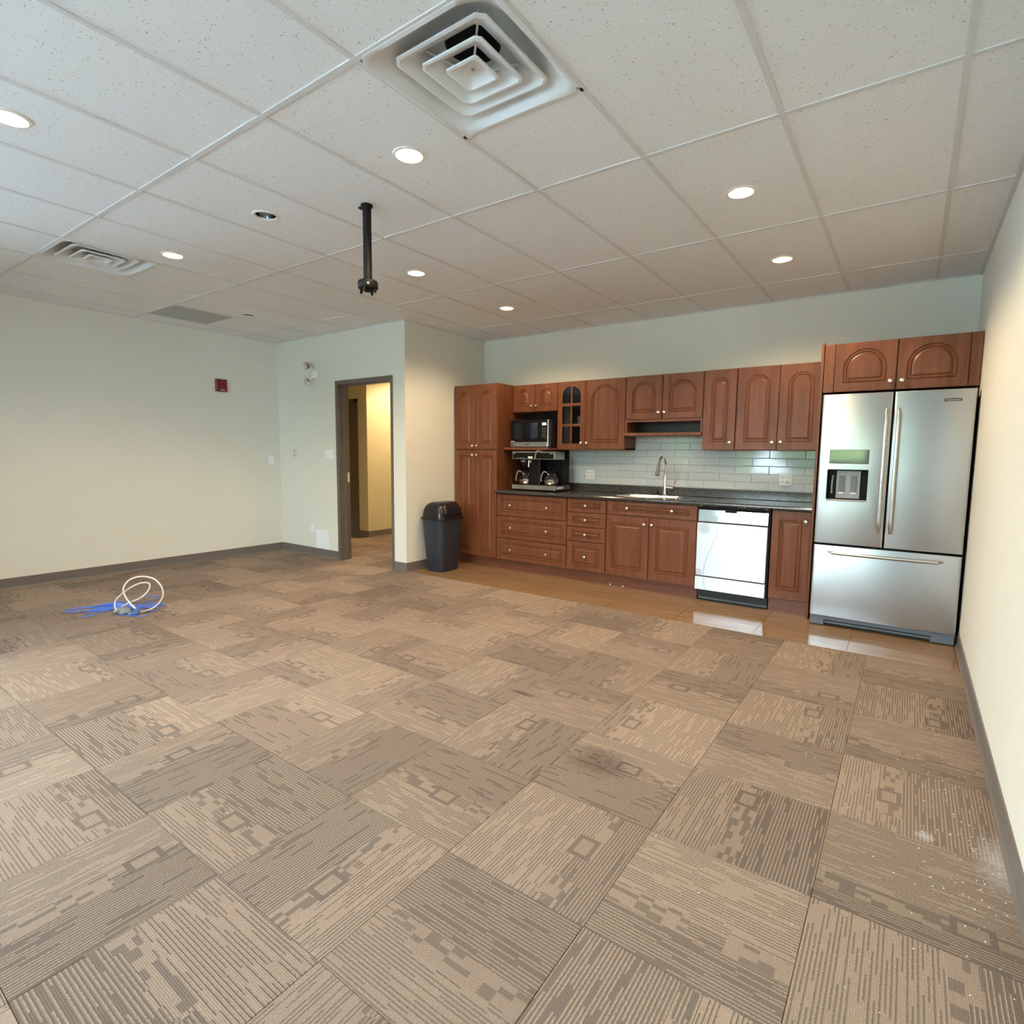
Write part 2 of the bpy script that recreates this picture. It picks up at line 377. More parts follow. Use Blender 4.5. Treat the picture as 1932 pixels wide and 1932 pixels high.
col = t.mix(t.m('MULTIPLY', t.m('SUBTRACT', yarn, 0.34), 1.5), col, lin(92, 84, 76))
col = t.mix(t.m('MULTIPLY', blot, 0.18), col, lin(120, 106, 92))
geo = t.new('ShaderNodeNewGeometry'); gp = t.new('ShaderNodeSeparateXYZ'); t.put(gp.inputs[0], geo.outputs['Position'])
def spot(cx, cy, rx, ry, ns, lo, hi):
    d = t.m('SQRT', t.m('ADD', t.m('POWER', t.m('DIVIDE', t.m('SUBTRACT', gp.outputs[0], cx), rx), 2.0), t.m('POWER', t.m('DIVIDE', t.m('SUBTRACT', gp.outputs[1], cy), ry), 2.0)))
    k = t.m('SUBTRACT', t.m('MULTIPLY_ADD', t.noise(geo.outputs['Position'], ns, 4, 0.7), 1.5, 0.25), d)
    x = t.new('ShaderNodeMapRange'); t.put(x.inputs[0], k); x.inputs[1].default_value = lo; x.inputs[2].default_value = hi; return x.outputs[0]
col = t.mix(t.m('MULTIPLY', spot(0.72, 0.67, 0.22, 0.15, 45, 0.1, 0.7), 0.5), col, lin(62, 54, 48))      # coffee stain
col = t.mix(t.m('MULTIPLY', spot(0.07, 1.04, 0.13, 0.025, 60, 0.1, 0.6), 0.6), col, lin(58, 50, 44))
col = t.mix(t.m('MULTIPLY', spot(2.09, 0.88, 0.10, 0.24, 70, 0.2, 0.95), 0.45), col, lin(214, 216, 218))    # plaster dust by the wall
col = t.mix(t.m('MULTIPLY', spot(1.885, 0.91, 0.05, 0.05, 80, 0.3, 0.9), 0.45), col, lin(210, 212, 214))
tone = t.m('MULTIPLY_ADD', fr(31.7), 0.26, 0.86); hs = t.new('ShaderNodeHueSaturation'); t.put(hs.inputs['Value'], tone); t.put(hs.inputs['Color'], col)
t.put(t.p.inputs['Base Color'], hs.outputs[0])
ridge = t.m('ABSOLUTE', t.m('SUBTRACT', t.m('FRACT', t.m('MULTIPLY', v, NS * 2)), 0.5))
t.bump(t.m('ADD', ridge, t.m('MULTIPLY', yarn, 0.8)), 0.35, 0.003)

# thin glass: clear sheet with mirror-like sheen at the surface
def glass(name, tint=(0.95, 0.98, 0.97, 1), gloss=1.0):
    m = bpy.data.materials.new(name); m.use_nodes = True; nt = m.node_tree; nt.nodes.remove(nt.nodes['Principled BSDF'])
    tr = nt.nodes.new('ShaderNodeBsdfTransparent'); tr.inputs[0].default_value = tint
    gl = nt.nodes.new('ShaderNodeBsdfGlossy'); gl.inputs['Roughness'].default_value = 0.02
    lw = nt.nodes.new('ShaderNodeFresnel'); lw.inputs[0].default_value = 1.5
    mu = nt.nodes.new('ShaderNodeMath'); mu.operation = 'MULTIPLY'; mu.inputs[1].default_value = gloss
    mx = nt.nodes.new('ShaderNodeMixShader'); nt.links.new(lw.outputs[0], mu.inputs[0]); nt.links.new(mu.outputs[0], mx.inputs[0])
    nt.links.new(tr.outputs[0], mx.inputs[1]); nt.links.new(gl.outputs[0], mx.inputs[2]); nt.links.new(mx.outputs[0], nt.nodes['Material Output'].inputs[0]); return m
M['glass'] = glass('clear_glass')
M['darkglass'] = glass('cabinet_pane_glass', (0.80, 0.80, 0.80, 1), 1.2)
M['potglass'] = glass('coffee_pot_glass', (0.86, 0.86, 0.84, 1), 2.0)

# ================================================================== the setting
# ---- floor and its tiles
fl_o = struct('floor', bx(XL - 1.6, XR + 0.1, YW - 0.1, 6.4, -0.10, -0.009), M['fgrout'])
PX, PY, X0, Y0 = 0.511, 0.503, 1.595, 2.884
carpet_cache = {}
def carpet(x0, x1, y0, y1, along_y):
    w_, d_ = (x1 - x0 - 0.0012, y1 - y0 - 0.0012)
    lx, ly = (d_, w_) if along_y else (w_, d_)
    k = (round(lx, 3), round(ly, 3))
    if k not in carpet_cache:
        bm = bmesh.new(); hx, hy = lx / 2, ly / 2
        loft(bm, [[(-hx, -hy, -0.009), (hx, -hy, -0.009), (hx, hy, -0.009), (-hx, hy, -0.009)], [(-hx, -hy, -0.002), (hx, -hy, -0.002), (hx, hy, -0.002), (-hx, hy, -0.002)],
                  [(-hx + .001, -hy + .001, 0), (hx - .001, -hy + .001, 0), (hx - .001, hy - .001, 0), (-hx + .001, hy - .001, 0)]])
        carpet_cache[k] = mesh(bm, 'carpet_tile', M['carpet'])
    o = add('carpet_tile', carpet_cache[k], fl_o, ((x0 + x1) / 2, (y0 + y1) / 2, 0))
    o.rotation_euler.z = (R(90) if along_y else 0) + R(180) * random.Random(int(x0 * 100) * 991 + int(y0 * 100)).randint(0, 1)
YC = 2.925
for c in range(0, 15):
    x0 = X0 - PX * c; x1 = x0 + PX
    for r in range(-7, 10):
        y1 = Y0 - PY * r; y0 = y1 - PY
        a, b = max(x0, XL), min(x1, XR)
        lo, hi = max(y0, -2.2), y1
        if r == 0 and b > -2.79: hi = YC
        if r < 0:
            b = min(b, XB - 0.13)
            if r == -1 and c == 9: lo = YC
        if b - a < 0.02 or hi - lo < 0.02: continue
        carpet(a, b, lo, hi, (c + r) % 2 == 1)
bm = bx(XL, XR, YW, -2.2, -0.009, 0.0); part('carpet_border', bm, M['carpet'], fl_o)
for xs in range(9):
    x1 = 2.090 - 0.617 * (xs - 1); x0 = x1 - 0.617
    for (y0, y1) in ((YC, 3.192), (3.192, 3.502), (3.502, 3.85)):
        a, b = max(x0, XB), min(x1, XR)
        if b - a < 0.01: continue
        bm = bx(a + .0015, b - .0015, y0 + .0015, y1 - .0015, -0.009, 0.0)
        o = part('floor_tile', bm, M['ftile'], fl_o); 
        bmesh_c = Vector(((a + b) / 2, (y0 + y1) / 2, 0)); o.data.transform(Matrix.Translation(-bmesh_c)); o.location = bmesh_c

# ---- walls
Wm = M['wall']
bm = bx(XB - 0.15, XR + 0.12, YB, YB + 0.12, 0, TOP); wall_back = struct('wall_back', bm, Wm)
wall_right = struct('wall_right', bx(XR, XR + 0.12, YW, YB, 0, TOP), Wm)
bm = bmesh.new(); plate(bm, [(YW, 0), (YD, 0), (YD, TOP), (YW, TOP)], [[(a, c), (b, c), (b, d), (a, d)] for a, b, c, d in WINL], lambda a, b, d: (d, a, b), XL, XL - 0.12)
wall_left = struct('wall_left', bm, Wm)
DX0, DX1, DZ = -3.945, -3.022, 2.140                # clear door opening
bm = bmesh.new(); YD2 = YD + 0.135
box(bm, XL - 0.12, DX0 - 0.045, YD, YD2, 0, TOP); box(bm, DX1 + 0.03, XB, YD, YD2, 0, TOP); box(bm, DX0 - 0.045, DX1 + 0.03, YD, YD2, DZ + 0.045, TOP)
wall_door = struct('wall_doorway', bm, Wm)
wall_ret = struct('wall_return', bx(XB - 0.13, XB, YD2, YB, 0, TOP), Wm)
wall_hall_right = struct('wall_hall_right', bx(XB - 0.13, XB - 0.02, YB + 0.12, 6.3, 0, TOP), M['hallwall'])
bm = bmesh.new(); f = lambda a, b, d: (a, d, b)
plate(bm, [(XL - .12, 0), (XR + .12, 0), (XR + .12, TOP), (XL - .12, TOP)], [[(a, c), (b, c), (b, d), (a, d)] for a, b, c, d in WINS], f, YW, YW - 0.12)
wall_front = struct('wall_front', bm, Wm)
# hallway beyond the door
HW = M['hallwall']
wall_hall_side = struct('wall_hall_side', bx(-5.27, -5.15, 4.44, 6.3, 0, TOP), HW)
bm = bmesh.new(); box(bm, -5.40, -5.15, 4.32, 4.44, 0, TOP); box(bm, -6.8, -5.40, 4.32, 4.44, 2.12, TOP); box(bm, -6.8, -6.45, 4.32, 4.44, 0, 2.12)
wall_hall_back = struct('wall_hall_back', bm, HW)
wall_hall_end = struct('wall_hall_end', bx(-6.9, XB - 0.02, 6.3, 6.4, 0, TOP), HW)
wall_hall_front = struct('wall_hall_front', bx(-6.9, XL - 0.12, YD, YD2, 0, TOP), HW)
wall_hall_left = struct('wall_hall_left', bx(-6.9, -6.8, YD2, 6.4, 0, TOP), HW)
bm = bmesh.new(); plate(bm, [(-6.9, YD2), (XB - 0.13, YD2), (XB - 0.13, 6.4), (-6.9, 6.4)], [[(-4.35 + 0.063 * math.cos(R(a)), 5.0 + 0.063 * math.sin(R(a))) for a in range(0, 360, 15)]], lambda a, b, d: (a, b, d), H, H + 0.02)
hc = struct('ceiling_hall', bm, M['tee'])
bm = bmesh.new(); box(bm, -5.40, -5.36, 4.285, 4.34, 0, 2.16); box(bm, -6.45, -6.41, 4.285, 4.34, 0, 2.16); box(bm, -6.45, -5.36, 4.285, 4.34, 2.12, 2.16)
d3 = struct('door_2', bm, M['frame']); part('door_leaf', bx(-6.41, -5.40, 4.345, 4.385, 0.005, 2.118), M['frame'], d3)

# ---- baseboards: cove profile
def baseboard(name, p0, p1, n, m_=None):
    p0, p1, n = Vector(p0 + (0,)), Vector(p1 + (0,)), Vector(n + (0,))
    prof = [(0, 0), (0.016, 0), (0.012, 0.006), (0.007, 0.018), (0.006, 0.100), (0.003, 0.104), (0, 0.104)]
    bm = bmesh.new(); up = Vector((0, 0, 1))
    loft(bm, [[p + n * a + up * z for a, z in prof] for p in (p0, p1)])
    return struct(name, bm, M['base'])
baseboard('baseboard_right', (XR, YW), (XR, 3.55), (-1, 0))
baseboard('baseboard_left', (XL, YW), (XL, YD), (1, 0))
baseboard('baseboard_doorway_left', (XL, YD), (DX0 - 0.045, YD), (0, -1))
baseboard('baseboard_doorway_right', (DX1 + 0.03, YD), (XB, YD), (0, -1))
baseboard('baseboard_return', (XB, YD), (XB, 3.66), (1, 0))
baseboard('baseboard_front', (XL, YW), (XR, YW), (0, 1))
baseboard('baseboard_hall_side', (-5.15, 4.32), (-5.15, 6.3), (1, 0))
baseboard('baseboard_hall_back', (-5.36, 4.32), (-5.15, 4.32), (0, -1))

# ---- door frame
df = add('door_1', None); df['kind'] = 'structure'; df['label'] = 'brown steel door frame of the open doorway to the hall'
bm = bmesh.new(); fa = 0.045
def jamb(sx, xo, xi):
    b = bmesh.new()
    pts = [(xo, YD - 0.014), (xi, YD - 0.014), (xi, YD + 0.045), (xi + sx * 0.016, YD + 0.045), (xi + sx * 0.016, YD + 0.100), (xi, YD + 0.100), (xi, YD2 + 0.014), (xo, YD2 + 0.014)]
    loft(b, [[(x, y, z) for x, y in pts] for z in (0, DZ)]); return b
part('jamb', jamb(1, DX0 - fa, DX0), M['frame'], df); part('jamb', jamb(-1, DX1 + 0.03, DX1), M['frame'], df)
b = bmesh.new(); loft(b, [[(x, y, z) for y, z in ((YD - 0.014, DZ + fa), (YD - 0.014, DZ), (YD + 0.045, DZ), (YD + 0.045, DZ - 0.016), (YD + 0.10, DZ - 0.016), (YD + 0.10, DZ), (YD2 + 0.014, DZ), (YD2 + 0.014, DZ + fa))] for x in (DX0 - fa, DX1 + 0.03)])
part('head', b, M['frame'], df)
b = bmesh.new(); box(b, DX0 - 0.001, DX0 + 0.002, YD + 0.104, YD + 0.140, 0.965, 1.085); part('strike_plate', b, M['chrome'], df)

# ---- windows
def window(n, a, b_, c, d, P):           # P(along, across, up) places a box of the window
    wn = add('window_%d' % n, None); wn['kind'] = 'structure'
    def pb(bm, s0, s1, t0, t1, z0, z1):
        p, q = P(s0, t0), P(s1, t1); box(bm, min(p[0], q[0]), max(p[0], q[0]), min(p[1], q[1]), max(p[1], q[1]), z0, z1)
    bm = bmesh.new(); fw = 0.05
    for q in ((a, a + fw, c, d), (b_ - fw, b_, c, d), (a + fw, b_ - fw, c, c + fw), (a + fw, b_ - fw, d - fw, d)): pb(bm, q[0], q[1], 0.03, 0.09, q[2], q[3])
    nm = max(1, round((b_ - a) / 1.2)); xs = [a + (b_ - a) * k / nm for k in range(nm + 1)]
    for k in xs[1:-1]: pb(bm, k - 0.03, k + 0.03, 0.03, 0.09, c + fw, d - fw)
    part('window_frame', bm, M['alu'], wn)
    bm = bmesh.new(); pb(bm, a - 0.03, b_ + 0.03, -0.05, 0.02, c - 0.03, c); part('window_sill', bm, M['white'], wn)
    for k in range(nm):
        bm = bmesh.new(); pb(bm, xs[k] + 0.03, xs[k + 1] - 0.03, 0.059, 0.065, c + 0.03, d - 0.03); part('pane', bm, M['glass'], wn)
for i, q in enumerate(WINS): window(i + 1, *q, lambda s_, t_: (s_, YW - t_))
for i, q in enumerate(WINL): window(len(WINS) + i + 1, *q, lambda s_, t_: (XL - t_, s_))

# ---- ceiling: slab, grid of tees, lay-in tiles
ceil = struct('ceiling', bx(XL - 0.12, XR + 0.12, YW - 0.12, YB + 0.12, TOP, TOP + 0.08), M['tee'])
LIGHTS = [(-0.316, 0.575, 1), (0.905, 1.848, 1), (0.895, 3.085, 1), (-1.552, 0.575, 0), (-2.772, 0.575, 1), (-1.562, 1.848, 1), (-1.585, 3.095, 1), (-4.05, 1.862, 0), (-1.535, -0.61, 1)]
HR = 0.064
VENTS = [(0, 0), (-6, 0)]; PANEL = (-8, 1)
ZT = H + 0.004
def rects(x0, x1, y0, y1):
    x0, x1, y0, y1 = max(x0, XL), min(x1, XR), max(y0, YW), min(y1, YB)
    if x1 - x0 < 0.02 or y1 - y0 < 0.02: return []
    if y1 <= YD or x0 >= XB: return [(x0, x1, y0, y1)]
    o = []
    if y0 < YD: o.append((x0, x1, y0, YD))
    if x1 > XB + 0.02: o.append((max(x0, XB), x1, max(y0, YD), y1))
    return o
for j in range(-9, 4):
    for k in range(-4, 4):
        y0, y1 = k * 2 * T, (k + 1) * 2 * T
        if (j, k) in VENTS or (j, k) == PANEL: y0 += T
        rr = rects(j * T, (j + 1) * T, y0, y1)
        if not rr: continue
        bm = bmesh.new()
        for (a, b, c, d) in rr:
            hs = []
            for lx, ly, _ in LIGHTS:
                if a < lx < b and c < ly < d: hs.append([(lx + HR * math.cos(2 * math.pi * q / 24), ly + HR * math.sin(2 * math.pi * q / 24)) for q in range(24)])
            if hs: plate(bm, [(a, c), (b, c), (b, d), (a, d)], hs, lambda x, y, z: (x, y, z), ZT, ZT + 0.015)
            else: box(bm, a, b, c, d, ZT, ZT + 0.015)
        part('ceiling_tile', bm, M['ctile'], ceil)
tw = 0.012
def tee(x0, x1, y0, y1):
    for (a, b, c, d) in rects(x0, x1, y0, y1): 
        bm = bmesh.new(); box(bm, a, b, c, d, H - 0.001, ZT + 0.001); part('ceiling_tee', bm, M['tee'], ceil)
def rects_thin(x0, x1, y0, y1):
    return [(x0, x1, y0, y1)]
def tee2(x0, x1, y0, y1, lo=None):
    bm = bmesh.new(); box(bm, x0, x1, y0, y1, lo or H, ZT + 0.001); part('ceiling_tee', bm, M['tee'], ceil)
for k in range(-3, 4):
    y = k * 2 * T; tee2(XB if y > YD else XL, XR, y - tw, y + tw, H - 0.0006)
for j in range(-8, 4):
    x = j * T; tee2(x - tw, x + tw, YW, YB if x > XB else YD)
for (j, k) in VENTS + [PANEL]:
    y = k * 2 * T + T; tee2(j * T, (j + 1) * T, y - tw, y + tw)
bm = bmesh.new(); wa = 0.022                               # wall angle round the edge
for q in ((XL, XL + wa, YW, YD), (XR - wa, XR, YW, YB), (XB, XR, YB - wa, YB), (XL, XB + wa, YD - wa, YD), (XB, XB + wa, YD, YB), (XL, XR, YW, YW + wa)): box(bm, *q, H - 0.0012, ZT + 0.001)
tr = struct('trim_1', bm, M['tee'])
# square return-air panel
part('return_panel', bx(PANEL[0] * T, (PANEL[0] + 1) * T, PANEL[1] * 2 * T, PANEL[1] * 2 * T + T, ZT - 0.001, ZT + 0.012), M['perf'], ceil, label='grey perforated return air panel')

# ---- recessed downlights
def downlight(x, y, on, label, zc=H, watt=LAMP_W):
    t = thing('recessed_downlight', (x, y, zc + 0.004), label, 'ceiling light', 'recessed downlights in the tiled ceiling')
    z = zc + 0.004
    b = bmesh.new(); lathe(b, (x, y, z), [(0.060, 0.012), (0.060, -0.002), (0.064, -0.006), (0.076, -0.004), (0.079, 0.0), (0.063, 0.0), (0.063, 0.012)], 32, cap0=False, cap1=False); part('trim_ring', b, M['trim'], t, True)
    b = bmesh.new(); lathe(b, (x, y, z), [(0.0605, 0.0), (0.058, 0.03), (0.052, 0.075), (0.046, 0.115), (0.044, 0.125)], 32, cap0=False); part('reflector', b, M['reflector'] if on else M['reflector_off'], t, True)
    b = bmesh.new(); lathe(b, (x, y, z), [(0.012, 0.120), (0.026, 0.085), (0.042, 0.052), (0.043, 0.046), (0.030, 0.036), (0.0001, 0.032)], 24, cap0=True, cap1=False); part('bulb', b, M['bulb'] if on else M['bulb_off'], t, True)
    if on:
        L = bpy.data.lights.new('lamp', 'SPOT'); L.energy = watt; L.color = WARM; L.spot_size = R(152); L.spot_blend = 0.45; L.shadow_soft_size = 0.025
        add('lamp', L, t, (0, 0, 0.017))
DL = ['lit recessed downlight in the tile beside the large open ceiling diffuser', 'lit recessed downlight above the carpet in front of the dishwasher',
      'lit recessed downlight above the tiled strip before the refrigerator', 'unlit recessed downlight beyond the black ceiling pole', 'lit recessed downlight next to the smaller far ceiling diffuser',
      'lit recessed downlight on the kitchen side of the black ceiling pole', 'lit recessed downlight nearest the tall pantry cabinet', 'unlit recessed downlight beside the grey return air panel', 'lit recessed downlight in the tile row nearest the windows']
for (x, y, on), lb in zip(LIGHTS, DL): downlight(x, y, on, lb)
downlight(-4.35, 5.0, 1, 'lit recessed downlight in the hall beyond the doorway', H - 0.004, 70)

# ---- ceiling diffusers
def diffuser(j, k, label):
    cx, cy = (j + 0.5) * T, k * 2 * T + T / 2; z = ZT - 0.002
    t = thing('ceiling_diffuser', (cx, cy, z), label, 'air vent', 'square ceiling diffusers')
    N = 48
    def ring(h, p, zz):
        o = []
        for i in range(N):
            a = 2 * math.pi * (i + 0.5) / N; c, s_ = math.cos(a), math.sin(a)
            q = (abs(c) ** p + abs(s_) ** p) ** (-1 / p); o.append((cx + h * q * c, cy + h * q * s_, z + zz))
        return o
    b = bmesh.new()
    loft(b, [ring(0.304, 60, 0.02), ring(0.304, 60, -0.004), ring(0.288, 40, -0.005), ring(0.276, 14, 0.004), ring(0.262, 5, 0.022), ring(0.245, 2.6, 0.055), ring(0.190, 2, 0.085), ring(0.105, 2, 0.105)], False, False)
    part('frame_pan', b, M['vent'], t, True)
    b = bmesh.new(); loft(b, [ring(0.105, 2, 0.105), ring(0.100, 2, 0.19)], False, True); part('duct_neck', b, M['duct'], t, True)
    for h, zz in ((0.213, 0.010), (0.142, 0.004), (0.075, 0.000)):
        b = bmesh.new()
        R_ = [ring(h, 26, zz + 0.004), ring(h, 26, zz - 0.003), ring(h - 0.010, 26, zz - 0.004), ring(h - 0.014, 22, zz)]
        if h > 0.1: R_ += [ring(h - 0.078, 16, zz + 0.040), ring(h - 0.080, 16, zz + 0.043), ring(h - 0.018, 22, zz + 0.007), ring(h, 26, zz + 0.004)]
        else: R_ += [ring(0.034, 26, zz + 0.020), ring(0.010, 26, zz + 0.020)]
        loft(b, R_, False, h < 0.1); cn = part('cone', b, M['vent'], t, True)
        if h < 0.1:
            s_ = bmesh.new(); lathe(s_, (cx, cy, z), [(0.006, 0.022), (0.006, 0.015), (0.004, 0.014)], 12); part('screw', s_, M['midgrey'], cn, True)
    for sx, sy in ((1, 1), (1, -1), (-1, 1), (-1, -1)):
        b = bmesh.new(); tube(b, [(cx + sx * 0.05, cy + sy * 0.05, z + 0.022), (cx + sx * 0.10, cy + sy * 0.10, z + 0.05), (cx + sx * 0.165, cy + sy * 0.165, z + 0.075)], 0.004, 6); part('bracket', b, M['vent'], t, True)
diffuser(0, 0, 'large square white diffuser with nested cones beside a lit downlight')
diffuser(-6, 0, 'square white ceiling diffuser close to the wall with the fire alarm')

# ---- black pole hanging from the ceiling
px, py = -0.921, 0.821
t = thing('projector_mount_pole', (px, py, 2.25), 'bare black projector pole hanging from the ceiling tiles', 'ceiling mount')
b = bmesh.new(); cyl(b, (px, py, 2.32), (px, py, H + 0.003), 0.0245, n=24); part('pole', b, M['blackmetal'], t, True)
b = bmesh.new(); lathe(b, (px, py, H), [(0.030, -0.010), (0.034, -0.006), (0.034, 0.003)], 24); box(b, px - 0.060, px - 0.02, py - 0.012, py + 0.012, H - 0.008, H + 0.002); part('ceiling_collar', b, M['blackmetal'], t, True)
b = bmesh.new(); lathe(b, (px, py, 2.30), [(0.020, 0.045), (0.040, 0.036), (0.056, 0.028), (0.058, 0.020), (0.058, -0.008), (0.054, -0.014), (0.030, -0.016)], 28); hd = part('clamp_head', b, M['blackmetal'], t, True)
for a in range(4):
    ca, sa = math.cos(R(a * 90 + 20)), math.sin(R(a * 90 + 20))
    b = bmesh.new(); cyl(b, (px + .042 * ca, py + .042 * sa, 2.288), (px + .046 * ca, py + .046 * sa, 2.262), 0.009, 0.007, 8); part('lug', b, M['blackmetal'], t)
b = bmesh.new(); cyl(b, (px, py, 2.29), (px, py, 2.272), 0.032, 0.026, 8); part('hub', b, M['blackmetal'], t)
for a in (200, 320):
    b = bmesh.new(); ca, sa = math.cos(R(a)), math.sin(R(a)); cyl(b, (px + .055 * ca, py + .055 * sa, 2.304), (px + .064 * ca, py + .064 * sa, 2.304), 0.007, n=10); part('bolt', b, M['greyplastic'], hd)

# ================================================================== kitchen cabinets
WD = M['wood']
def outline(x0, x1, z0, z1, d, arch, n=14):
    if not arch: return [(x0 + d, z0 + d), (x1 - d, z0 + d), (x1 - d, z1 - d), (x0 + d, z1 - d)]
    rx = (x1 - x0) / 2; rz = min(rx, (z1 - z0) * 0.62); cx, sz = (x0 + x1) / 2, z1 - rz
    o = [(x0 + d, z0 + d), (x1 - d, z0 + d)]
    for i in range(n + 1):
        a = math.pi * i / n; o.append((cx + (rx - d) * math.cos(a), sz + (rz - d) * math.sin(a)))
    return o
GROOVE = [(0, 0), (0.004, 0.007), (0.008, 0.007), (0.013, 0.0005), (0.020, 0.0008), (0.024, 0.0075), (0.028, 0.0075), (0.042, 0.0003)]
def knob(parent, x, z, y):
    b = bmesh.new(); lathe(b, (x, y, z), [(0.007, -0.001), (0.0055, 0.010), (0.0075, 0.014), (0.0155, 0.018), (0.0175, 0.024), (0.0145, 0.030), (0.006, 0.033)], 20, (0, -1, 0)); part('knob', b, M['nickel'], parent, True)
def front(name, parent, x0, x1, z0, z1, yf, arch=False, knobs=(), bx_=0.062, bz0=0.062, bz1=None, gap=0.0032, scale=1.0):
    bz1 = bz0 if bz1 is None else bz1
    x0 += gap; x1 -= gap; z0 += gap; z1 -= gap; th = 0.019; b = bmesh.new(); c = 0.003
    rc = lambda d, y: [b.verts.new(p) for p in ((x0 + d, y, z0 + d), (x1 - d, y, z0 + d), (x1 - d, y, z1 - d), (x0 + d, y, z1 - d))]
    r0, r1, r2_ = rc(0, yf + th), rc(0, yf + c), rc(c, yf)
    b.faces.new(r0)
    for p, q in ((r0, r1), (r1, r2_)):
        for i in range(4): b.faces.new((p[i], p[(i + 1) % 4], q[(i + 1) % 4], q[i]))
    rings = [[b.verts.new((x, yf + dy, z)) for x, z in outline(x0 + bx_, x1 - bx_, z0 + bz0, z1 - bz1, d * scale, arch)] for d, dy in GROOVE]
    fill(b, [r2_, rings[0]])
    for p, q in zip(rings, rings[1:]):
        for i in range(len(p)): b.faces.new((p[i], p[(i + 1) % len(p)], q[(i + 1) % len(p)], q[i]))
    b.faces.new(rings[-1])
    o = part(name, b, WD, parent)
    for kx, kz in knobs: knob(o, kx, kz, yf)
    return o
def carcass(parent, x0, x1, y0, y1, z0, z1, name='body', m_=None):
    return part(name, bx(x0 + 0.001, x1 - 0.001, y0, y1, z0, z1), m_ or WD, parent)
def kick(parent, x0, x1): part('toe_kick', bx(x0, x1, YF + 0.075, YF + 0.09, 0.0, 0.118), M['kick'], parent)
YBK = YB - 0.004
FB = YF + 0.0195
# pantry
x0, xm, x1 = -2.772, -2.450, -2.135
t = thing('pantry_cabinet', ((x0 + x1) / 2, YF + .3, 0), 'tall cherry pantry cabinet with four doors beside the black bin', 'cabinet')
carcass(t, x0 - 0.010, x1, FB, YBK, 0.118, 2.134); kick(t, x0 - 0.010, x1)
front('door', t, x0, xm, 1.382, 2.130, YF, True, [(xm - 0.032, 1.425)], 0.062, 0.06, 0.07)
front('door', t, xm, x1, 1.382, 2.130, YF, True, [(xm + 0.032, 1.425)], 0.062, 0.06, 0.07)
front('door', t, x0, xm, 0.120, 1.376, YF, False, [(xm - 0.032, 1.318)], 0.062, 0.06)
front('door', t, xm, x1, 0.120, 1.376, YF, False, [(xm + 0.032, 1.318)], 0.062, 0.06)
# three-drawer base
x0, x1 = -2.132, -1.199
t = thing('base_cabinet', ((x0 + x1) / 2, YF + .3, 0), 'wide cherry base cabinet with three deep drawers under the coffee machine', 'cabinet')
carcass(t, x0, x1, FB, YBK, 0.118, 0.876); kick(t, x0, x1)
for z0, z1 in ((0.628, 0.876), (0.371, 0.622), (0.118, 0.365)):
    zc = (z0 + z1) / 2; front('drawer', t, x0, x1, z0, z1, YF, False, [(x0 + 0.205, zc), (x1 - 0.245, zc)], 0.050, 0.040)
# four-drawer base
x0, x1 = -1.197, -0.740
t = thing('base_cabinet', ((x0 + x1) / 2, YF + .3, 0), 'narrow cherry base cabinet with four single-knob drawers', 'cabinet')
carcass(t, x0, x1, FB, YBK, 0.118, 0.878); kick(t, x0, x1)
for z0, z1, e in ((0.735, 0.878, 0.036), (0.583, 0.730, 0.036), (0.428, 0.578, 0.036), (0.118, 0.423, 0.045)):
    front('drawer', t, x0, x1, z0, z1, YF, False, [((x0 + x1) / 2, (z0 + z1) / 2)], 0.062, e, scale=0.75 if e < .04 else 1)
# sink base
x0, x1 = -0.736, 0.182; xm = -0.281
t = thing('base_cabinet', ((x0 + x1) / 2, YF + .3, 0), 'cherry sink base cabinet with two doors and a false drawer front', 'cabinet')
bm = bmesh.new(); box(bm, x0, x1, FB, FB + 0.018, 0.118, 0.880); box(bm, x0, x0 + 0.018, FB + .018, YBK, 0.118, 0.880); box(bm, x1 - 0.018, x1, FB + .018, YBK, 0.118, 0.880); box(bm, x0 + .018, x1 - .018, FB + .018, YBK, 0.118, 0.136)
part('body', bm, WD, t); kick(t, x0, x1)
front('drawer_front', t, x0, x1, 0.737, 0.880, YF, False, [(-0.508, 0.812), (-0.052, 0.812)], 0.066, 0.036, scale=0.75)
front('door', t, x0, xm, 0.119, 0.731, YF, False, [(xm - 0.044, 0.664)], 0.064, 0.070)
front('door', t, xm, x1, 0.119, 0.731, YF, False, [(xm + 0.034, 0.664)], 0.070, 0.074)
# narrow base right of the dishwasher
x0, x1 = 0.814, 1.118
t = thing('base_cabinet', ((x0 + x1) / 2, YF + .3, 0), 'slim cherry base cabinet with one door between dishwasher and refrigerator', 'cabinet')
carcass(t, x0, x1, FB, YBK, 0.118, 0.882); part('toe_kick', bx(x0, x1, YF + 0.055, YF + 0.07, 0.0, 0.122), M['kick'], t)
front('door', t, x0, x1, 0.122, 0.884, YF, False, [(x1 - 0.040, 0.800)], 0.058, 0.075)
# refrigerator gable panel
single('gable_panel', bx(1.120, 1.139, 3.625, YBK, 0.0, 2.226), WD, (1.13, 3.9, 0), 'tall thin cherry side panel standing left of the refrigerator', 'panel', bevel=0.001)

# wall cabinets
UB = YU + 0.0195
x0, x1 = -2.131, -1.516; xm = -1.824
t = thing('wall_cabinet', ((x0 + x1) / 2, YU + .15, 1.82), 'short cherry wall cabinet with two arched doors above the microwave', 'cabinet')
carcass(t, x0, x1, UB, YBK, 1.817, 2.132)
front('door', t, x0, xm, 1.818, 2.132, YU, True, [(xm - 0.032, 1.885)], 0.066, 0.06, 0.055)
front('door', t, xm, x1, 1.818, 2.132, YU, True, [(xm + 0.032, 1.885)], 0.066, 0.06, 0.055)
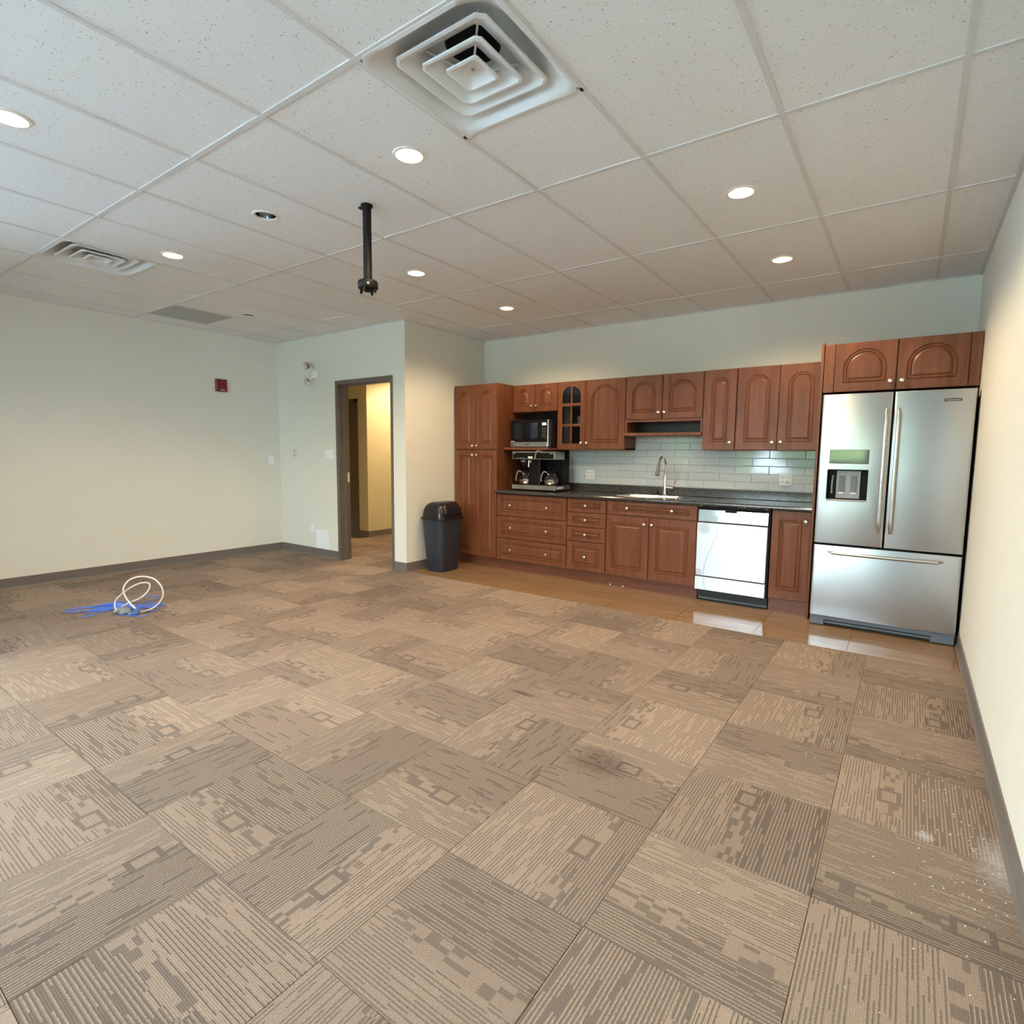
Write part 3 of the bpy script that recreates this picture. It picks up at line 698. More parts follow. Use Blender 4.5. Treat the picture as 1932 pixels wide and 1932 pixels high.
# glass-door cabinet
x0, x1 = -1.514, -0.698; xm = -1.165
t = thing('wall_cabinet', ((x0 + x1) / 2, YU + .15, 1.388), 'cherry wall cabinet with one six-pane glass door and one arched solid door', 'cabinet')
bm = bmesh.new()
for q in ((x0, x0 + .016, UB, YBK, 1.389, 2.133), (x1 - .016, x1, UB, YBK, 1.389, 2.133), (x0, x1, UB, YBK, 2.117, 2.133), (x0, x1, UB, YBK, 1.389, 1.405), (xm - .009, xm + .009, UB, YBK, 1.405, 2.117)): box(bm, *q)
part('body', bm, WD, t)
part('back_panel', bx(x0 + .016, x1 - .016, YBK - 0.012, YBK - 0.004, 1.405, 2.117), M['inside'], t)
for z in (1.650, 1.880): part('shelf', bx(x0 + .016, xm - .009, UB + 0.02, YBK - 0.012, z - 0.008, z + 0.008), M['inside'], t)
b = bmesh.new(); px0, pxm0, pxm1, px1 = x0 + 0.062, -1.347, -1.330, xm - 0.060
arc = lambda cx, cz, rx, rz, a0, a1, n=8: [(cx + rx * math.cos(R(a0 + (a1 - a0) * i / n)), cz + rz * math.sin(R(a0 + (a1 - a0) * i / n))) for i in range(n + 1)]
panes = []
for (zl, zh) in ((1.455, 1.643), (1.670, 1.865)):
    for (xa, xb) in ((px0, pxm0), (pxm1, px1)): panes.append([(xa, zl), (xb, zl), (xb, zh), (xa, zh)])
za, zs = 1.895, 1.985; rz = 0.090
panes.append([(px0, za), (pxm0, za)] + [(pxm0, zs + rz)] + arc(pxm0, zs, pxm0 - px0, rz, 95, 180))
panes.append([(pxm1, za), (px1, za)] + arc(pxm1, zs, px1 - pxm1, rz, 0, 85) + [(pxm1, zs + rz)])
plate(b, [(x0 + .0015, 1.3905), (xm - .0015, 1.3905), (xm - .0015, 2.1305), (x0 + .0015, 2.1305)], panes, lambda a, c, d: (a, d, c), YU, YU + 0.019)
gd = part('glass_door', b, WD, t)
for pn in panes:
    xs_ = [p[0] for p in pn]; zs_ = [p[1] for p in pn]
    part('pane', bx(min(xs_) - .004, max(xs_) + .004, YU + 0.012, YU + 0.015, min(zs_) - .004, max(zs_) + .004), M['darkglass'], gd)
knob(gd, xm - 0.035, 1.460, YU)
front('door', t, xm, x1, 1.389, 2.132, YU, True, [(xm + 0.030, 1.460)], 0.066, 0.068, 0.060)
# over-sink cabinet with open niche
x0, x1 = -0.696, 0.098; xm = -0.305
t = thing('wall_cabinet', ((x0 + x1) / 2, YU + .15, 1.53), 'cherry wall cabinet with open shelf niche above the sink', 'cabinet')
carcass(t, x0, x1, UB, YBK, 1.692, 2.135)
front('door', t, x0, xm, 1.694, 2.134, YU, True, [(xm - 0.030, 1.760)], 0.066, 0.062, 0.06)
front('door', t, xm, x1, 1.694, 2.134, YU, True, [(xm + 0.030, 1.760)], 0.066, 0.062, 0.06)
bm = bmesh.new()
for q in ((x0, x0 + 0.018, YU + 0.004, YBK, 1.560, 1.6915), (x1 - 0.018, x1, YU + 0.004, YBK, 1.560, 1.6915), (x0 + .018, x1 - .018, YU + 0.004, YU + 0.022, 1.670, 1.6915)): box(bm, *q)
part('niche_sides', bm, WD, t)
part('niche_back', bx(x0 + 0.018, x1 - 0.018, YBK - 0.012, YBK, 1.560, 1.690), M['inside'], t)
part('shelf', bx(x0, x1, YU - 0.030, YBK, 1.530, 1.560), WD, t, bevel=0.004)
hk = bmesh.new(); tube(hk, spline([(0.030, 4.12, 1.600), (0.045, 4.10, 1.590), (0.062, 4.09, 1.600), (0.070, 4.085, 1.625)]), 0.006, 8); part('hook', hk, M['black'], t, True)
# right-hand wall cabinets
x0, x1 = 0.100, 0.402
t = thing('wall_cabinet', ((x0 + x1) / 2, YU + .15, 1.388), 'narrow cherry wall cabinet with a single arched door', 'cabinet')
carcass(t, x0, x1, UB, YBK, 1.389, 2.138)
front('door', t, x0, x1, 1.389, 2.138, YU, True, [(x1 - 0.040, 1.460)], 0.070, 0.068, 0.070)
x0, x1 = 0.404, 1.118; xm = 0.763
t = thing('wall_cabinet', ((x0 + x1) / 2, YU + .15, 1.388), 'tall cherry wall cabinet with two arched doors next to the refrigerator', 'cabinet')
carcass(t, x0, x1, UB, YBK, 1.389, 2.139)
front('door', t, x0, xm, 1.389, 2.139, YU, True, [(xm - 0.036, 1.460)], 0.070, 0.068, 0.070)
front('door', t, xm, x1, 1.389, 2.139, YU, True, [(xm + 0.034, 1.460)], 0.070, 0.068, 0.070)
# over-refrigerator cabinet
YR = 3.63; x0, x1 = 1.141, 2.110; xa, xm, xb = 1.214, 1.6225, 2.045
t = thing('wall_cabinet', ((x0 + x1) / 2, YR + .3, 1.84), 'dark cherry cabinet with two wide arched doors on top of the refrigerator', 'cabinet')
carcass(t, x0, x1, YR + 0.0195, YBK, 1.842, 2.212)
for a, b_ in ((x0, xa), (xb, x1)): part('filler_strip', bx(a + .001, b_ - .001, YR + 0.008, YR + 0.019, 1.842, 2.212), WD, t)
front('door', t, xa, xm, 1.838, 2.214, YR, True, [(xm - 0.036, 1.905)], 0.058, 0.064, 0.050)
front('door', t, xm, xb, 1.838, 2.214, YR, True, [(xm + 0.036, 1.905)], 0.058, 0.064, 0.050)

# ---- worktop, sink, faucet
SX0, SX1, SY0, SY1 = -0.700, -0.075, 3.835, 4.165
ZC0, ZC1 = 0.886, 0.920
cx0, cx1 = -2.134, 1.119
t = thing('countertop', ((cx0 + cx1) / 2, YF + .3, ZC0), 'black speckled laminate worktop with a low upstand along the wall', 'countertop')
bm = bmesh.new()
prof = [(3.80, ZC0), (3.80, ZC1), (3.650, ZC1), (3.641, ZC1 - 0.003), (3.635, ZC1 - 0.010), (3.634, ZC1 - 0.018), (3.637, ZC0 + 0.004), (3.645, ZC0)]
loft(bm, [[(x, y, z) for y, z in prof] for x in (cx0, cx1)])
for q in ((cx0, SX0, 3.80, YBK), (SX1, cx1, 3.80, YBK), (SX0, SX1, SY1, YBK), (SX0, SX1, 3.80, SY0)): box(bm, *q, ZC0, ZC1)
part('slab', bm, M['counter'], t)
part('upstand', bx(cx0, cx1, YB - 0.026, YBK, ZC1, 1.006), M['counter'], t, bevel=0.005)
t = thing('sink', ((SX0 + SX1) / 2, (SY0 + SY1) / 2, ZC1), 'stainless steel drop-in sink set in the black worktop', 'sink')
b = bmesh.new(); mx, my = (SX0 + SX1) / 2, (SY0 + SY1) / 2
rg = lambda cx, cy, hx, hy, r, z: [(x, y, z) for x, y in rrect(cx, cy, hx, hy, r)]
loft(b, [rg(mx, my, 0.330, 0.182, 0.03, ZC1 + 0.001), rg(mx, my, 0.328, 0.180, 0.03, ZC1 + 0.006), rg(mx, my, 0.316, 0.168, 0.03, ZC1 + 0.005), rg(mx, my - 0.035, 0.285, 0.118, 0.05, ZC1 + 0.004), rg(mx, my - 0.035, 0.280, 0.113, 0.05, ZC1 - 0.006),
         rg(mx, my - 0.035, 0.268, 0.102, 0.05, ZC1 - 0.15), rg(mx, my - 0.035, 0.240, 0.080, 0.05, ZC1 - 0.165)], False, True)
part('bowl', b, M['sinksteel'], t, True)
b = bmesh.new(); lathe(b, (mx, my - 0.035, ZC1 - 0.165), [(0.045, 0.001), (0.042, 0.004), (0.03, 0.002)], 20); part('drain', b, M['chrome'], t, True)
fx, fy, fz = -0.300, 4.118, ZC1 + 0.005
t = thing('kitchen_faucet', (fx, fy, fz), 'chrome gooseneck faucet with pull-down spray head behind the sink', 'faucet')
b = bmesh.new(); lathe(b, (fx, fy, fz), [(0.027, 0), (0.027, 0.004), (0.021, 0.010), (0.0195, 0.080), (0.019, 0.110), (0.015, 0.130), (0.0125, 0.200)], 20); part('body', b, M['chrome'], t, True)
b = bmesh.new(); neck = [(fx, fy, fz + 0.190)] + [(fx, fy - 0.095 + 0.095 * math.cos(R(a)), fz + 0.300 + 0.095 * math.sin(R(a))) for a in range(0, 166, 11)]
tube(b, neck, 0.0115, 12); nk = part('neck', b, M['chrome'], t, True)
e = Vector(neck[-1]); dr = (Vector(neck[-1]) - Vector(neck[-2])).normalized()
b = bmesh.new(); lathe(b, e, [(0.0125, -0.004), (0.0145, 0.004), (0.0145, 0.030), (0.016, 0.060), (0.021, 0.105), (0.0215, 0.118), (0.018, 0.122)], 18, dr); part('spray_head', b, M['chrome'], t, True)
b = bmesh.new(); cyl(b, (fx + 0.014, fy, fz + 0.088), (fx + 0.085, fy, fz + 0.083), 0.0165, 0.0155, 16); part('valve', b, M['chrome'], t, True)
b = bmesh.new(); tube(b, spline([(fx + 0.085, fy, fz + 0.080), (fx + 0.098, fy, fz + 0.092), (fx + 0.100, fy, fz + 0.125), (fx + 0.110, fy - 0.004, fz + 0.165)]), 0.008, 10, 0.6); part('lever', b, M['chrome'], t, True)
t = thing('soap_pump', (-0.372, 4.115, fz), 'short black pump with chrome collar beside the faucet foot', 'soap dispenser')
b = bmesh.new(); lathe(b, (-0.372, 4.115, fz), [(0.024, 0), (0.024, 0.005), (0.016, 0.008)], 18); part('collar', b, M['chrome'], t, True)
b = bmesh.new(); lathe(b, (-0.372, 4.115, fz + 0.008), [(0.014, 0), (0.014, 0.020), (0.009, 0.030), (0.009, 0.036)], 14); part('pump', b, M['black'], t, True)

# ---- wall tiles of the backsplash
bsp = part('backsplash', bx(-2.13, 1.118, YB - 0.004, YB, 1.000, 1.70), M['grout'], wall_back)
TL, TH = 0.305, 0.0767
for r in range(9):
    z0 = 1.010 + r * TH; z1 = z0 + TH
    off = 0.505 if r % 2 == 0 and False else (0.505 if r % 2 == 1 else 0.6575)
    n0 = math.floor((-1.62 - off) / TL)
    for q in range(n0, n0 + 12):
        a = off + q * TL; b_ = a + TL
        lo, hi = (-1.515, 1.117)
        if z0 > 1.37: lo, hi = (-0.70, 0.11)
        a, b_ = max(a, lo), min(b_, hi)
        if b_ - a < 0.02: continue
        g = 0.0010; y1, y2 = YB - 0.004, YB - 0.010; cc = 0.0035
        bm = bmesh.new(); xa_, xb_, za_, zb_ = a + g, b_ - g, z0 + g, z1 - g
        rc = lambda d, y: [(xa_ + d, y, za_ + d), (xb_ - d, y, za_ + d), (xb_ - d, y, zb_ - d), (xa_ + d, y, zb_ - d)]
        loft(bm, [rc(0, y1), rc(0, y2 + 0.0025), rc(cc, y2)])
        part('wall_tile', bm, M['glaze'], wall_back)
# outlets on the backsplash
def plate_y(name, x0, x1, z0, z1, y, label, cat, m_=None, group=None):
    t = thing(name, ((x0 + x1) / 2, y, z0), label, cat, group)
    b = bmesh.new(); cx, cz = (x0 + x1) / 2, (z0 + z1) / 2; hx, hz = (x1 - x0) / 2, (z1 - z0) / 2
    loft(b, [[(a, y - d, c) for a, c in rrect(cx, cz, hx - e, hz - e, 0.006, 4)] for d, e in ((0, 0), (0.003, 0), (0.006, 0.004))])
    part('cover_plate', b, m_ or M['white'], t); return t, cx, cz
def socket(t, cx, cz, y, s=1):
    for dz in (0.021, -0.021):
        b = bmesh.new(); lathe(b, (cx, y - 0.0055, cz + dz), [(0.016, 0), (0.0155, 0.002)], 18, (0, -1, 0)); r_ = part('receptacle', b, M['cream'], t)
        for sx in (-0.006, 0.006): part('slot', bx(cx + sx - 0.0012, cx + sx + 0.0012, y - 0.0081, y - 0.0074, cz + dz - 0.002, cz + dz + 0.006), M['dark'], r_)
yt = YB - 0.010
t, cx, cz = plate_y('power_outlet', -1.292, -1.182, 1.057, 1.163, yt, 'white double outlet plate on the backsplash near the coffee machine', 'outlet')
socket(t, cx - 0.025, cz, yt); socket(t, cx + 0.025, cz, yt)
t, cx, cz = plate_y('power_outlet', 0.752, 0.864, 1.066, 1.174, yt, 'white double outlet plate with plug-in holder on the backsplash by the refrigerator', 'outlet')
socket(t, cx - 0.025, cz, yt); socket(t, cx + 0.025, cz, yt)
b = bmesh.new(); box(b, cx - 0.008, cx + 0.008, yt - 0.040, yt - 0.008, cz - 0.052, cz - 0.010); box(b, cx - 0.044, cx + 0.044, yt - 0.040, yt - 0.008, cz - 0.054, cz - 0.040)
single('plug_holder', b, M['white'], (cx, yt - 0.02, cz - 0.054), 'small white tee-shaped holder plugged into the outlet by the refrigerator', 'adapter', bevel=0.004)

# ================================================================== appliances
# ---- refrigerator
RX0, RX1, RM = 1.166, 2.092, 1.623; RY = 3.480; DT = 0.085
t = thing('refrigerator', ((RX0 + RX1) / 2, 3.8, 0), 'stainless steel french door refrigerator with ice dispenser beside the right wall', 'refrigerator')
part('body', bx(RX0 + 0.012, RX1 - 0.006, RY + DT + 0.012, 4.20, 0.03, 1.790), M['fridgebody'], t)
part('gasket', bx(RX0 + 0.016, RX1 - 0.012, RY + DT - 0.001, RY + DT + 0.013, 0.095, 1.785), M['black'], t)
for fxx in (RX0 + 0.06, RX1 - 0.06):
    for fyy in (3.66, 4.12): part('foot', bx(fxx - 0.02, fxx + 0.02, fyy - 0.02, fyy + 0.02, 0, 0.032), M['black'], t)
def slab_door(x0, x1, z0, z1, hole=None):
    b = bmesh.new(); ys = [RY + DT, RY + 0.016, RY + 0.006, RY + 0.001, RY]; es = [0, 0, 0.002, 0.008, 0.016]
    rr = [[b.verts.new(p) for p in ((x0 + e, y, z0 + e * .4), (x1 - e, y, z0 + e * .4), (x1 - e, y, z1 - e * .4), (x0 + e, y, z1 - e * .4))] for y, e in zip(ys, es)]
    b.faces.new(rr[0])
    for p, q in zip(rr, rr[1:]):
        for i in range(4): b.faces.new((p[i], p[(i + 1) % 4], q[(i + 1) % 4], q[i]))
    if not hole: b.faces.new(rr[-1])
    else:
        hx0, hx1, hz0, hz1 = hole
        h = [b.verts.new((x, RY, z)) for x, z in rrect((hx0 + hx1) / 2, (hz0 + hz1) / 2, (hx1 - hx0) / 2, (hz1 - hz0) / 2, 0.008, 3)]
        k = [b.verts.new((v.co.x, RY + 0.075, v.co.z)) for v in h]
        fill(b, [rr[-1], h])
        for i in range(len(h)): b.faces.new((h[i], h[(i + 1) % len(h)], k[(i + 1) % len(h)], k[i]))
        b.faces.new(k)
    return b
def bowed(p0, p1, out, r, flat, side):
    p0, p1 = Vector(p0), Vector(p1); n = 22; pts = []; rr = []
    for i in range(n + 1):
        s_ = i / n; e = min(s_, 1 - s_); lift = out * (min(1, e / 0.05) ** 0.6) * (0.82 + 0.18 * math.sin(math.pi * s_))
        pts.append(p0.lerp(p1, s_) + Vector((0, -lift, 0))); rr.append(r * (0.9 if 0 < i < n else 0.55))
    b = bmesh.new(); tube(b, pts, rr, 10, flat, side); return b
REC = (1.228, 1.499, 1.004, 1.242)
ld = part('door', slab_door(RX0, RM - 0.004, 0.664, 1.812, REC), M['steel'], t, True, label='left door with water and ice dispenser')
rd = part('door', slab_door(RM + 0.004, RX1, 0.664, 1.812), M['steel'], t, True, label='right door with maker badge')
fd = part('freezer_drawer', slab_door(RX0, RX1, 0.084, 0.652), M['steel'], t, True)
part('handle', bowed((1.586, RY, 0.775), (1.586, RY, 1.690), 0.052, 0.0135, 0.8, (1, 0, 0)), M['handle'], ld, True)
part('handle', bowed((1.660, RY, 0.775), (1.660, RY, 1.690), 0.052, 0.0135, 0.8, (1, 0, 0)), M['handle'], rd, True)
part('handle', bowed((1.268, RY, 0.600), (1.985, RY, 0.600), 0.058, 0.0140, 0.8, (0, 0, 1)), M['handle'], fd, True)
cp = part('control_panel', bx(1.234, 1.497, RY - 0.003, RY + 0.004, 1.285, 1.392), M['glosspanel'], ld, bevel=0.003)
rx0, rx1, rz0, rz1 = REC
part('recess_liner', bx(rx0 + .004, rx1 - .004, RY + 0.066, RY + 0.074, rz0 + .004, rz1 - .004), M['black'], ld)
b = bmesh.new(); box(b, rx0 + .001, rx0 + .004, RY + 0.004, RY + 0.066, rz0 + .004, rz1 - .004); box(b, rx1 - .004, rx1 - .001, RY + 0.004, RY + 0.066, rz0 + .004, rz1 - .004); box(b, rx0 + .004, rx1 - .004, RY + 0.004, RY + 0.066, rz1 - .006, rz1 - .002)
part('recess_sides', b, M['black'], ld)
part('recess_panel', bx(rx0 + 0.062, rx1 - 0.052, RY + 0.050, RY + 0.066, rz0 + 0.016, rz1 - 0.012), M['midgrey'], ld)
for a in (rx0 + 0.078, rx0 + 0.158):
    part('paddle', bx(a, a + 0.040, RY + 0.040, RY + 0.050, rz0 + 0.060, rz0 + 0.190), M['grille'], ld, bevel=0.002)
    part('paddle_tip', bx(a + 0.002, a + 0.038, RY + 0.036, RY + 0.048, rz0 + 0.052, rz0 + 0.062), M['white'], ld)
part('drip_tray', bx(rx0 + .002, rx1 - .002, RY - 0.004, RY + 0.066, rz0 - 0.006, rz0 + 0.006), M['midgrey'], ld, bevel=0.002)
b = bmesh.new(); tube(b, [(rx0 + 0.032, RY + 0.055, rz0 + 0.05), (rx0 + 0.032, RY + 0.045, rz0 + 0.12), (rx0 + 0.036, RY + 0.055, rz0 + 0.19)], 0.006, 8); part('ice_lever', b, M['midgrey'], ld, True)
bd = part('badge', bx(1.917, 2.013, RY - 0.003, RY + 0.002, 1.728, 1.747), M['black'], rd)
text('lettering', 'KitchenAid', 0.0185, M['ledwhite'], rd, (1.965, RY - 0.0034, 1.7375), (R(90), 0, 0))
b = bmesh.new(); box(b, RX0 + 0.004, RX1 - 0.004, RY + 0.020, RY + 0.060, 0.052, 0.080); box(b, RX0 + 0.004, RX0 + 0.10, RY + 0.020, RY + 0.060, 0.010, 0.052); box(b, RX1 - 0.14, RX1 - 0.004, RY + 0.020, RY + 0.060, 0.010, 0.052)
g_ = part('base_grille', b, M['grille'], t); part('grille_slat', bx(RX0 + 0.10, RX1 - 0.14, RY + 0.026, RY + 0.05, 0.028, 0.040), M['grille'], g_); part('grille_recess', bx(RX0 + 0.10, RX1 - 0.14, RY + 0.05, RY + 0.06, 0.010, 0.052), M['dark'], g_)

# ---- dishwasher
x0, x1 = 0.186, 0.806; yd = YF - 0.016
t = thing('dishwasher', ((x0 + x1) / 2, YF + .3, 0), 'white film-covered built-in dishwasher with black toe panel', 'dishwasher')
part('body', bx(x0 + 0.006, x1 - 0.006, YF + 0.055, YBK, 0.03, 0.874), M['fridgebody'], t)
b = bmesh.new(); box(b, x0, x1, YF + 0.01, YF + 0.055, 0.862, 0.884); box(b, x0, x0 + 0.010, YF + 0.01, YF + 0.055, 0.11, 0.862); box(b, x1 - 0.016, x1, YF + 0.01, YF + 0.055, 0.11, 0.862)
part('mounting_frame', b, M['black'], t)
b = bmesh.new(); prof = [(YF + 0.05, 0.742), (yd + 0.006, 0.742), (yd + 0.001, 0.748), (yd + 0.006, 0.800), (yd + 0.012, 0.848), (yd + 0.020, 0.858), (YF + 0.05, 0.858)]
loft(b, [[(x, y, z) for y, z in prof] for x in (x0 + 0.012, x1 - 0.018)]); cpn = part('control_strip', b, M['mirrorstrip'], t)
part('handle_pocket', bx(0.430, 0.530, yd - 0.001, yd + 0.03, 0.832, 0.862), M['black'], cpn, bevel=0.003)
part('strip_edge', bx(x0 + 0.012, x1 - 0.018, yd + 0.008, YF + 0.05, 0.731, 0.741), M['black'], cpn)
part('door_panel', bx(x0 + 0.004, x1 - 0.016, yd, YF + 0.05, 0.242, 0.730), M['dwfront'], t, bevel=0.004)
part('lower_panel', bx(x0 + 0.002, x1 - 0.014, yd - 0.003, YF + 0.05, 0.112, 0.232), M['dwfront'], t, bevel=0.003)
part('toe_panel', bx(x0 + 0.016, x1 - 0.004, YF + 0.060, YF + 0.075, 0.006, 0.116), M['grille'], t)
part('toe_base', bx(x0 + 0.010, x1, YF + 0.055, YF + 0.058, 0.0, 0.014), M['black'], t)
for sx in (x0 + 0.03, x1 - 0.03): part('bracket', bx(sx - 0.01, sx + 0.01, YF - 0.006, YF + 0.02, 0.8805, 0.885), M['chrome'], t)

# ---- microwave on its bracket shelf
b = bmesh.new(); ou = [(-2.132, 4.243), (-2.132, 3.80)] + [(-1.60 + 0.08 * math.sin(R(a)), 3.88 - 0.08 * math.cos(R(a))) for a in range(0, 91, 15)] + [(-1.518, 4.243)]
loft(b, [[(x, y, z) for x, y in ou] for z in (1.380, 1.408)])
single('microwave_shelf', b, WD, (-1.82, 4.0, 1.380), 'cherry shelf board with rounded corner carrying the microwave', 'shelf', bevel=0.003)
single('niche_board', bx(-2.131, -1.518, YB - 0.022, YB - 0.006, 1.009, 1.815), M['inside'], (-1.82, YB - .015, 1.009), 'dark wooden board behind the microwave, its lower part standing in for shade', 'panel')  # below the shelf its dark colour paints the shade beside the coffee machine
mx0, mx1, my0, my1, mz0, mz1 = -2.062, -1.535, 3.835, 4.215, 1.416, 1.716
t = thing('microwave_oven', ((mx0 + mx1) / 2, 4.0, 1.408), 'black microwave oven with stainless bottom strip on the shelf', 'microwave')
part('body', bx(mx0 + 0.004, mx1, my0 + 0.03, my1, mz0, mz1 - 0.002), plain('microwave_case', (0.030, 0.028, 0.028, 1), 0.45, 0.3, 0.05, 60), t, bevel=0.004)
part('door', bx(mx0, mx1 - 0.125, my0, my0 + 0.03, mz0 + 0.056, mz1), M['black'], t, bevel=0.004)
part('window', bx(mx0 + 0.06, mx1 - 0.150, my0 - 0.0012, my0 + 0.001, mz0 + 0.085, mz1 - 0.03), plain('smoked_window', (0.004, 0.004, 0.005, 1), 0.06, 0, 0.1, 20), t)
kp = part('key_panel', bx(mx1 - 0.124, mx1 - 0.028, my0, my0 + 0.03, mz0 + 0.056, mz1), M['black'], t, bevel=0.003)
ds = part('display', bx(mx1 - 0.094, mx1 - 0.040, my0 - 0.0015, my0 + 0.001, mz1 - 0.062, mz1 - 0.032), M['lcd'], kp)
for r_ in range(6):
    for c_ in range(3): part('key', bx(mx1 - 0.094 + c_ * 0.019, mx1 - 0.094 + c_ * 0.019 + 0.011, my0 - 0.0012, my0 + 0.001, mz1 - 0.092 - r_ * 0.021, mz1 - 0.085 - r_ * 0.021), M['greyplastic'], kp)
part('bottom_strip', bx(mx0 + 0.002, mx1 - 0.028, my0 - 0.002, my0 + 0.03, mz0, mz0 + 0.054), M['machine'], t, bevel=0.002)
part('side_trim', bx(mx1 - 0.027, mx1 - 0.012, my0 - 0.003, my0 + 0.03, mz0, mz1), M['handle'], t, bevel=0.003)
part('maker_mark', bx(mx0 + 0.010, mx0 + 0.058, my0 - 0.001, my0 + 0.001, mz0 + 0.058, mz0 + 0.066), M['ledwhite'], t)
part('strip_mark', bx(mx0 + 0.205, mx0 + 0.260, my0 - 0.003, my0 - 0.001, mz0 + 0.023, mz0 + 0.030), M['black'], t)
for sx in (mx0 + 0.05, mx1 - 0.05):
    for sy in (my0 + 0.06, my1 - 0.05): part('foot', bx(sx - 0.012, sx + 0.012, sy - 0.012, sy + 0.012, 1.408, 1.4165), M['black'], t)

# ---- coffee machine
kx0, kx1, ky0, ky1 = -1.985, -1.412, 3.765, 4.10; zb = ZC1
t = thing('coffee_machine', ((kx0 + kx1) / 2, 3.93, zb), 'two-burner stainless and black commercial coffee machine on the worktop', 'coffee machine')
for sx in (kx0 + 0.02, kx1 - 0.02):
    for sy in (ky0 + 0.02, ky1 - 0.03):
        b = bmesh.new(); cyl(b, (sx, sy, zb), (sx, sy, zb + 0.02), 0.008, 0.010, 10); part('foot', b, M['black'], t)
part('base', bx(kx0, kx1, ky0, ky1, zb + 0.018, zb + 0.066), M['machine'], t, bevel=0.003)
part('side_switch_panel', bx(kx1 - 0.001, kx1 + 0.002, ky0 + 0.03, ky0 + 0.20, zb + 0.026, zb + 0.060), M['greyplastic'], t)
part('side_switch', bx(kx1 + 0.001, kx1 + 0.006, ky0 + 0.05, ky0 + 0.16, zb + 0.034, zb + 0.050), M['white'], t, bevel=0.002)
part('back_housing', bx(kx0 + 0.03, kx1 - 0.015, ky1 - 0.13, ky1, zb + 0.066, 1.285), M['black'], t)
part('brew_column', bx(-1.790, -1.645, ky0 + 0.05, ky1 - 0.13, zb + 0.066, 1.285), M['black'], t, bevel=0.003)
part('column_seam', bx(-1.6445, -1.6435, ky0 + 0.052, ky0 + 0.056, zb + 0.068, 1.283), M['midgrey'], t)
hd = part('head', bx(kx0, kx1, ky0, ky0 + 0.205, 1.277, 1.364), M['machine'], t, bevel=0.003)
part('control_panel', bx(kx0 + 0.010, kx1 - 0.020, ky0 - 0.002, ky0 + 0.001, 1.285, 1.350), M['black'], hd)
for q in range(3):
    s_ = part('switch', bx(kx0 + 0.060 + q * 0.042, kx0 + 0.084 + q * 0.042, ky0 - 0.006, ky0 - 0.001, 1.300, 1.338), M['black'], hd, bevel=0.002)
    part('switch_mark', bx(kx0 + 0.064 + q * 0.042, kx0 + 0.080 + q * 0.042, ky0 - 0.003, ky0 - 0.0015, 1.290, 1.293), M['ledwhite'], hd)
part('name_mark', bx(kx0 + 0.016, kx0 + 0.042, ky0 - 0.003, ky0 - 0.0015, 1.338, 1.343), M['ledwhite'], hd)
part('name_mark', bx(kx1 - 0.068, kx1 - 0.026, ky0 - 0.003, ky0 - 0.0015, 1.338, 1.342), M['ledwhite'], hd)
part('warning_label', bx(kx0 + 0.222, kx0 + 0.280, ky0 - 0.0035, ky0 - 0.0015, 1.288, 1.308), M['ledwhite'], hd)
b = bmesh.new(); lathe(b, (-1.862, ky0 + 0.105, 1.20), [(0.052, 0.0), (0.066, 0.050), (0.068, 0.077)], 24); fn = part('brew_funnel', b, M['black'], t, True)
part('funnel_clip', bx(-1.880, -1.825, ky0 + 0.034, ky0 + 0.050, 1.245, 1.262), M['nickel'], fn)
b = bmesh.new(); tube(b, [(-1.775, ky0 + 0.03, 1.262), (-1.772, ky0 + 0.026, 1.25), (-1.770, ky0 + 0.02, 1.19)], [0.009, 0.007, 0.006], 10); part('tap_lever', b, M['ledwhite'], t, True)
b = bmesh.new(); tube(b, spline([(-1.735, ky0 + 0.045, 1.27), (-1.735, ky0 + 0.015, 1.262), (-1.735, ky0 + 0.01, 1.24)]), 0.007, 10); part('tap_spout', b, M['chrome'], t, True)
b = bmesh.new(); tube(b, spline([(-1.62, ky0 + 0.06, 1.367), (-1.63, ky0 - 0.012, 1.372), (-1.65, ky0 - 0.018, 1.340), (-1.662, ky0 - 0.016, 1.300), (-1.656, ky0 - 0.014, 1.285)]), 0.006, 8); single('twisted_cord', b, M['midgrey'], (-1.65, ky0 - 0.016, 1.28), 'short twisted grey cord hanging over the coffee machine front', 'cord', smooth=True)
for px_ in (-1.862, -1.520):
    b = bmesh.new(); lathe(b, (px_, ky0 + 0.100, zb + 0.066), [(0.062, 0), (0.062, 0.006), (0.055, 0.008)], 24); part('warming_plate', b, M['black'], t, True)
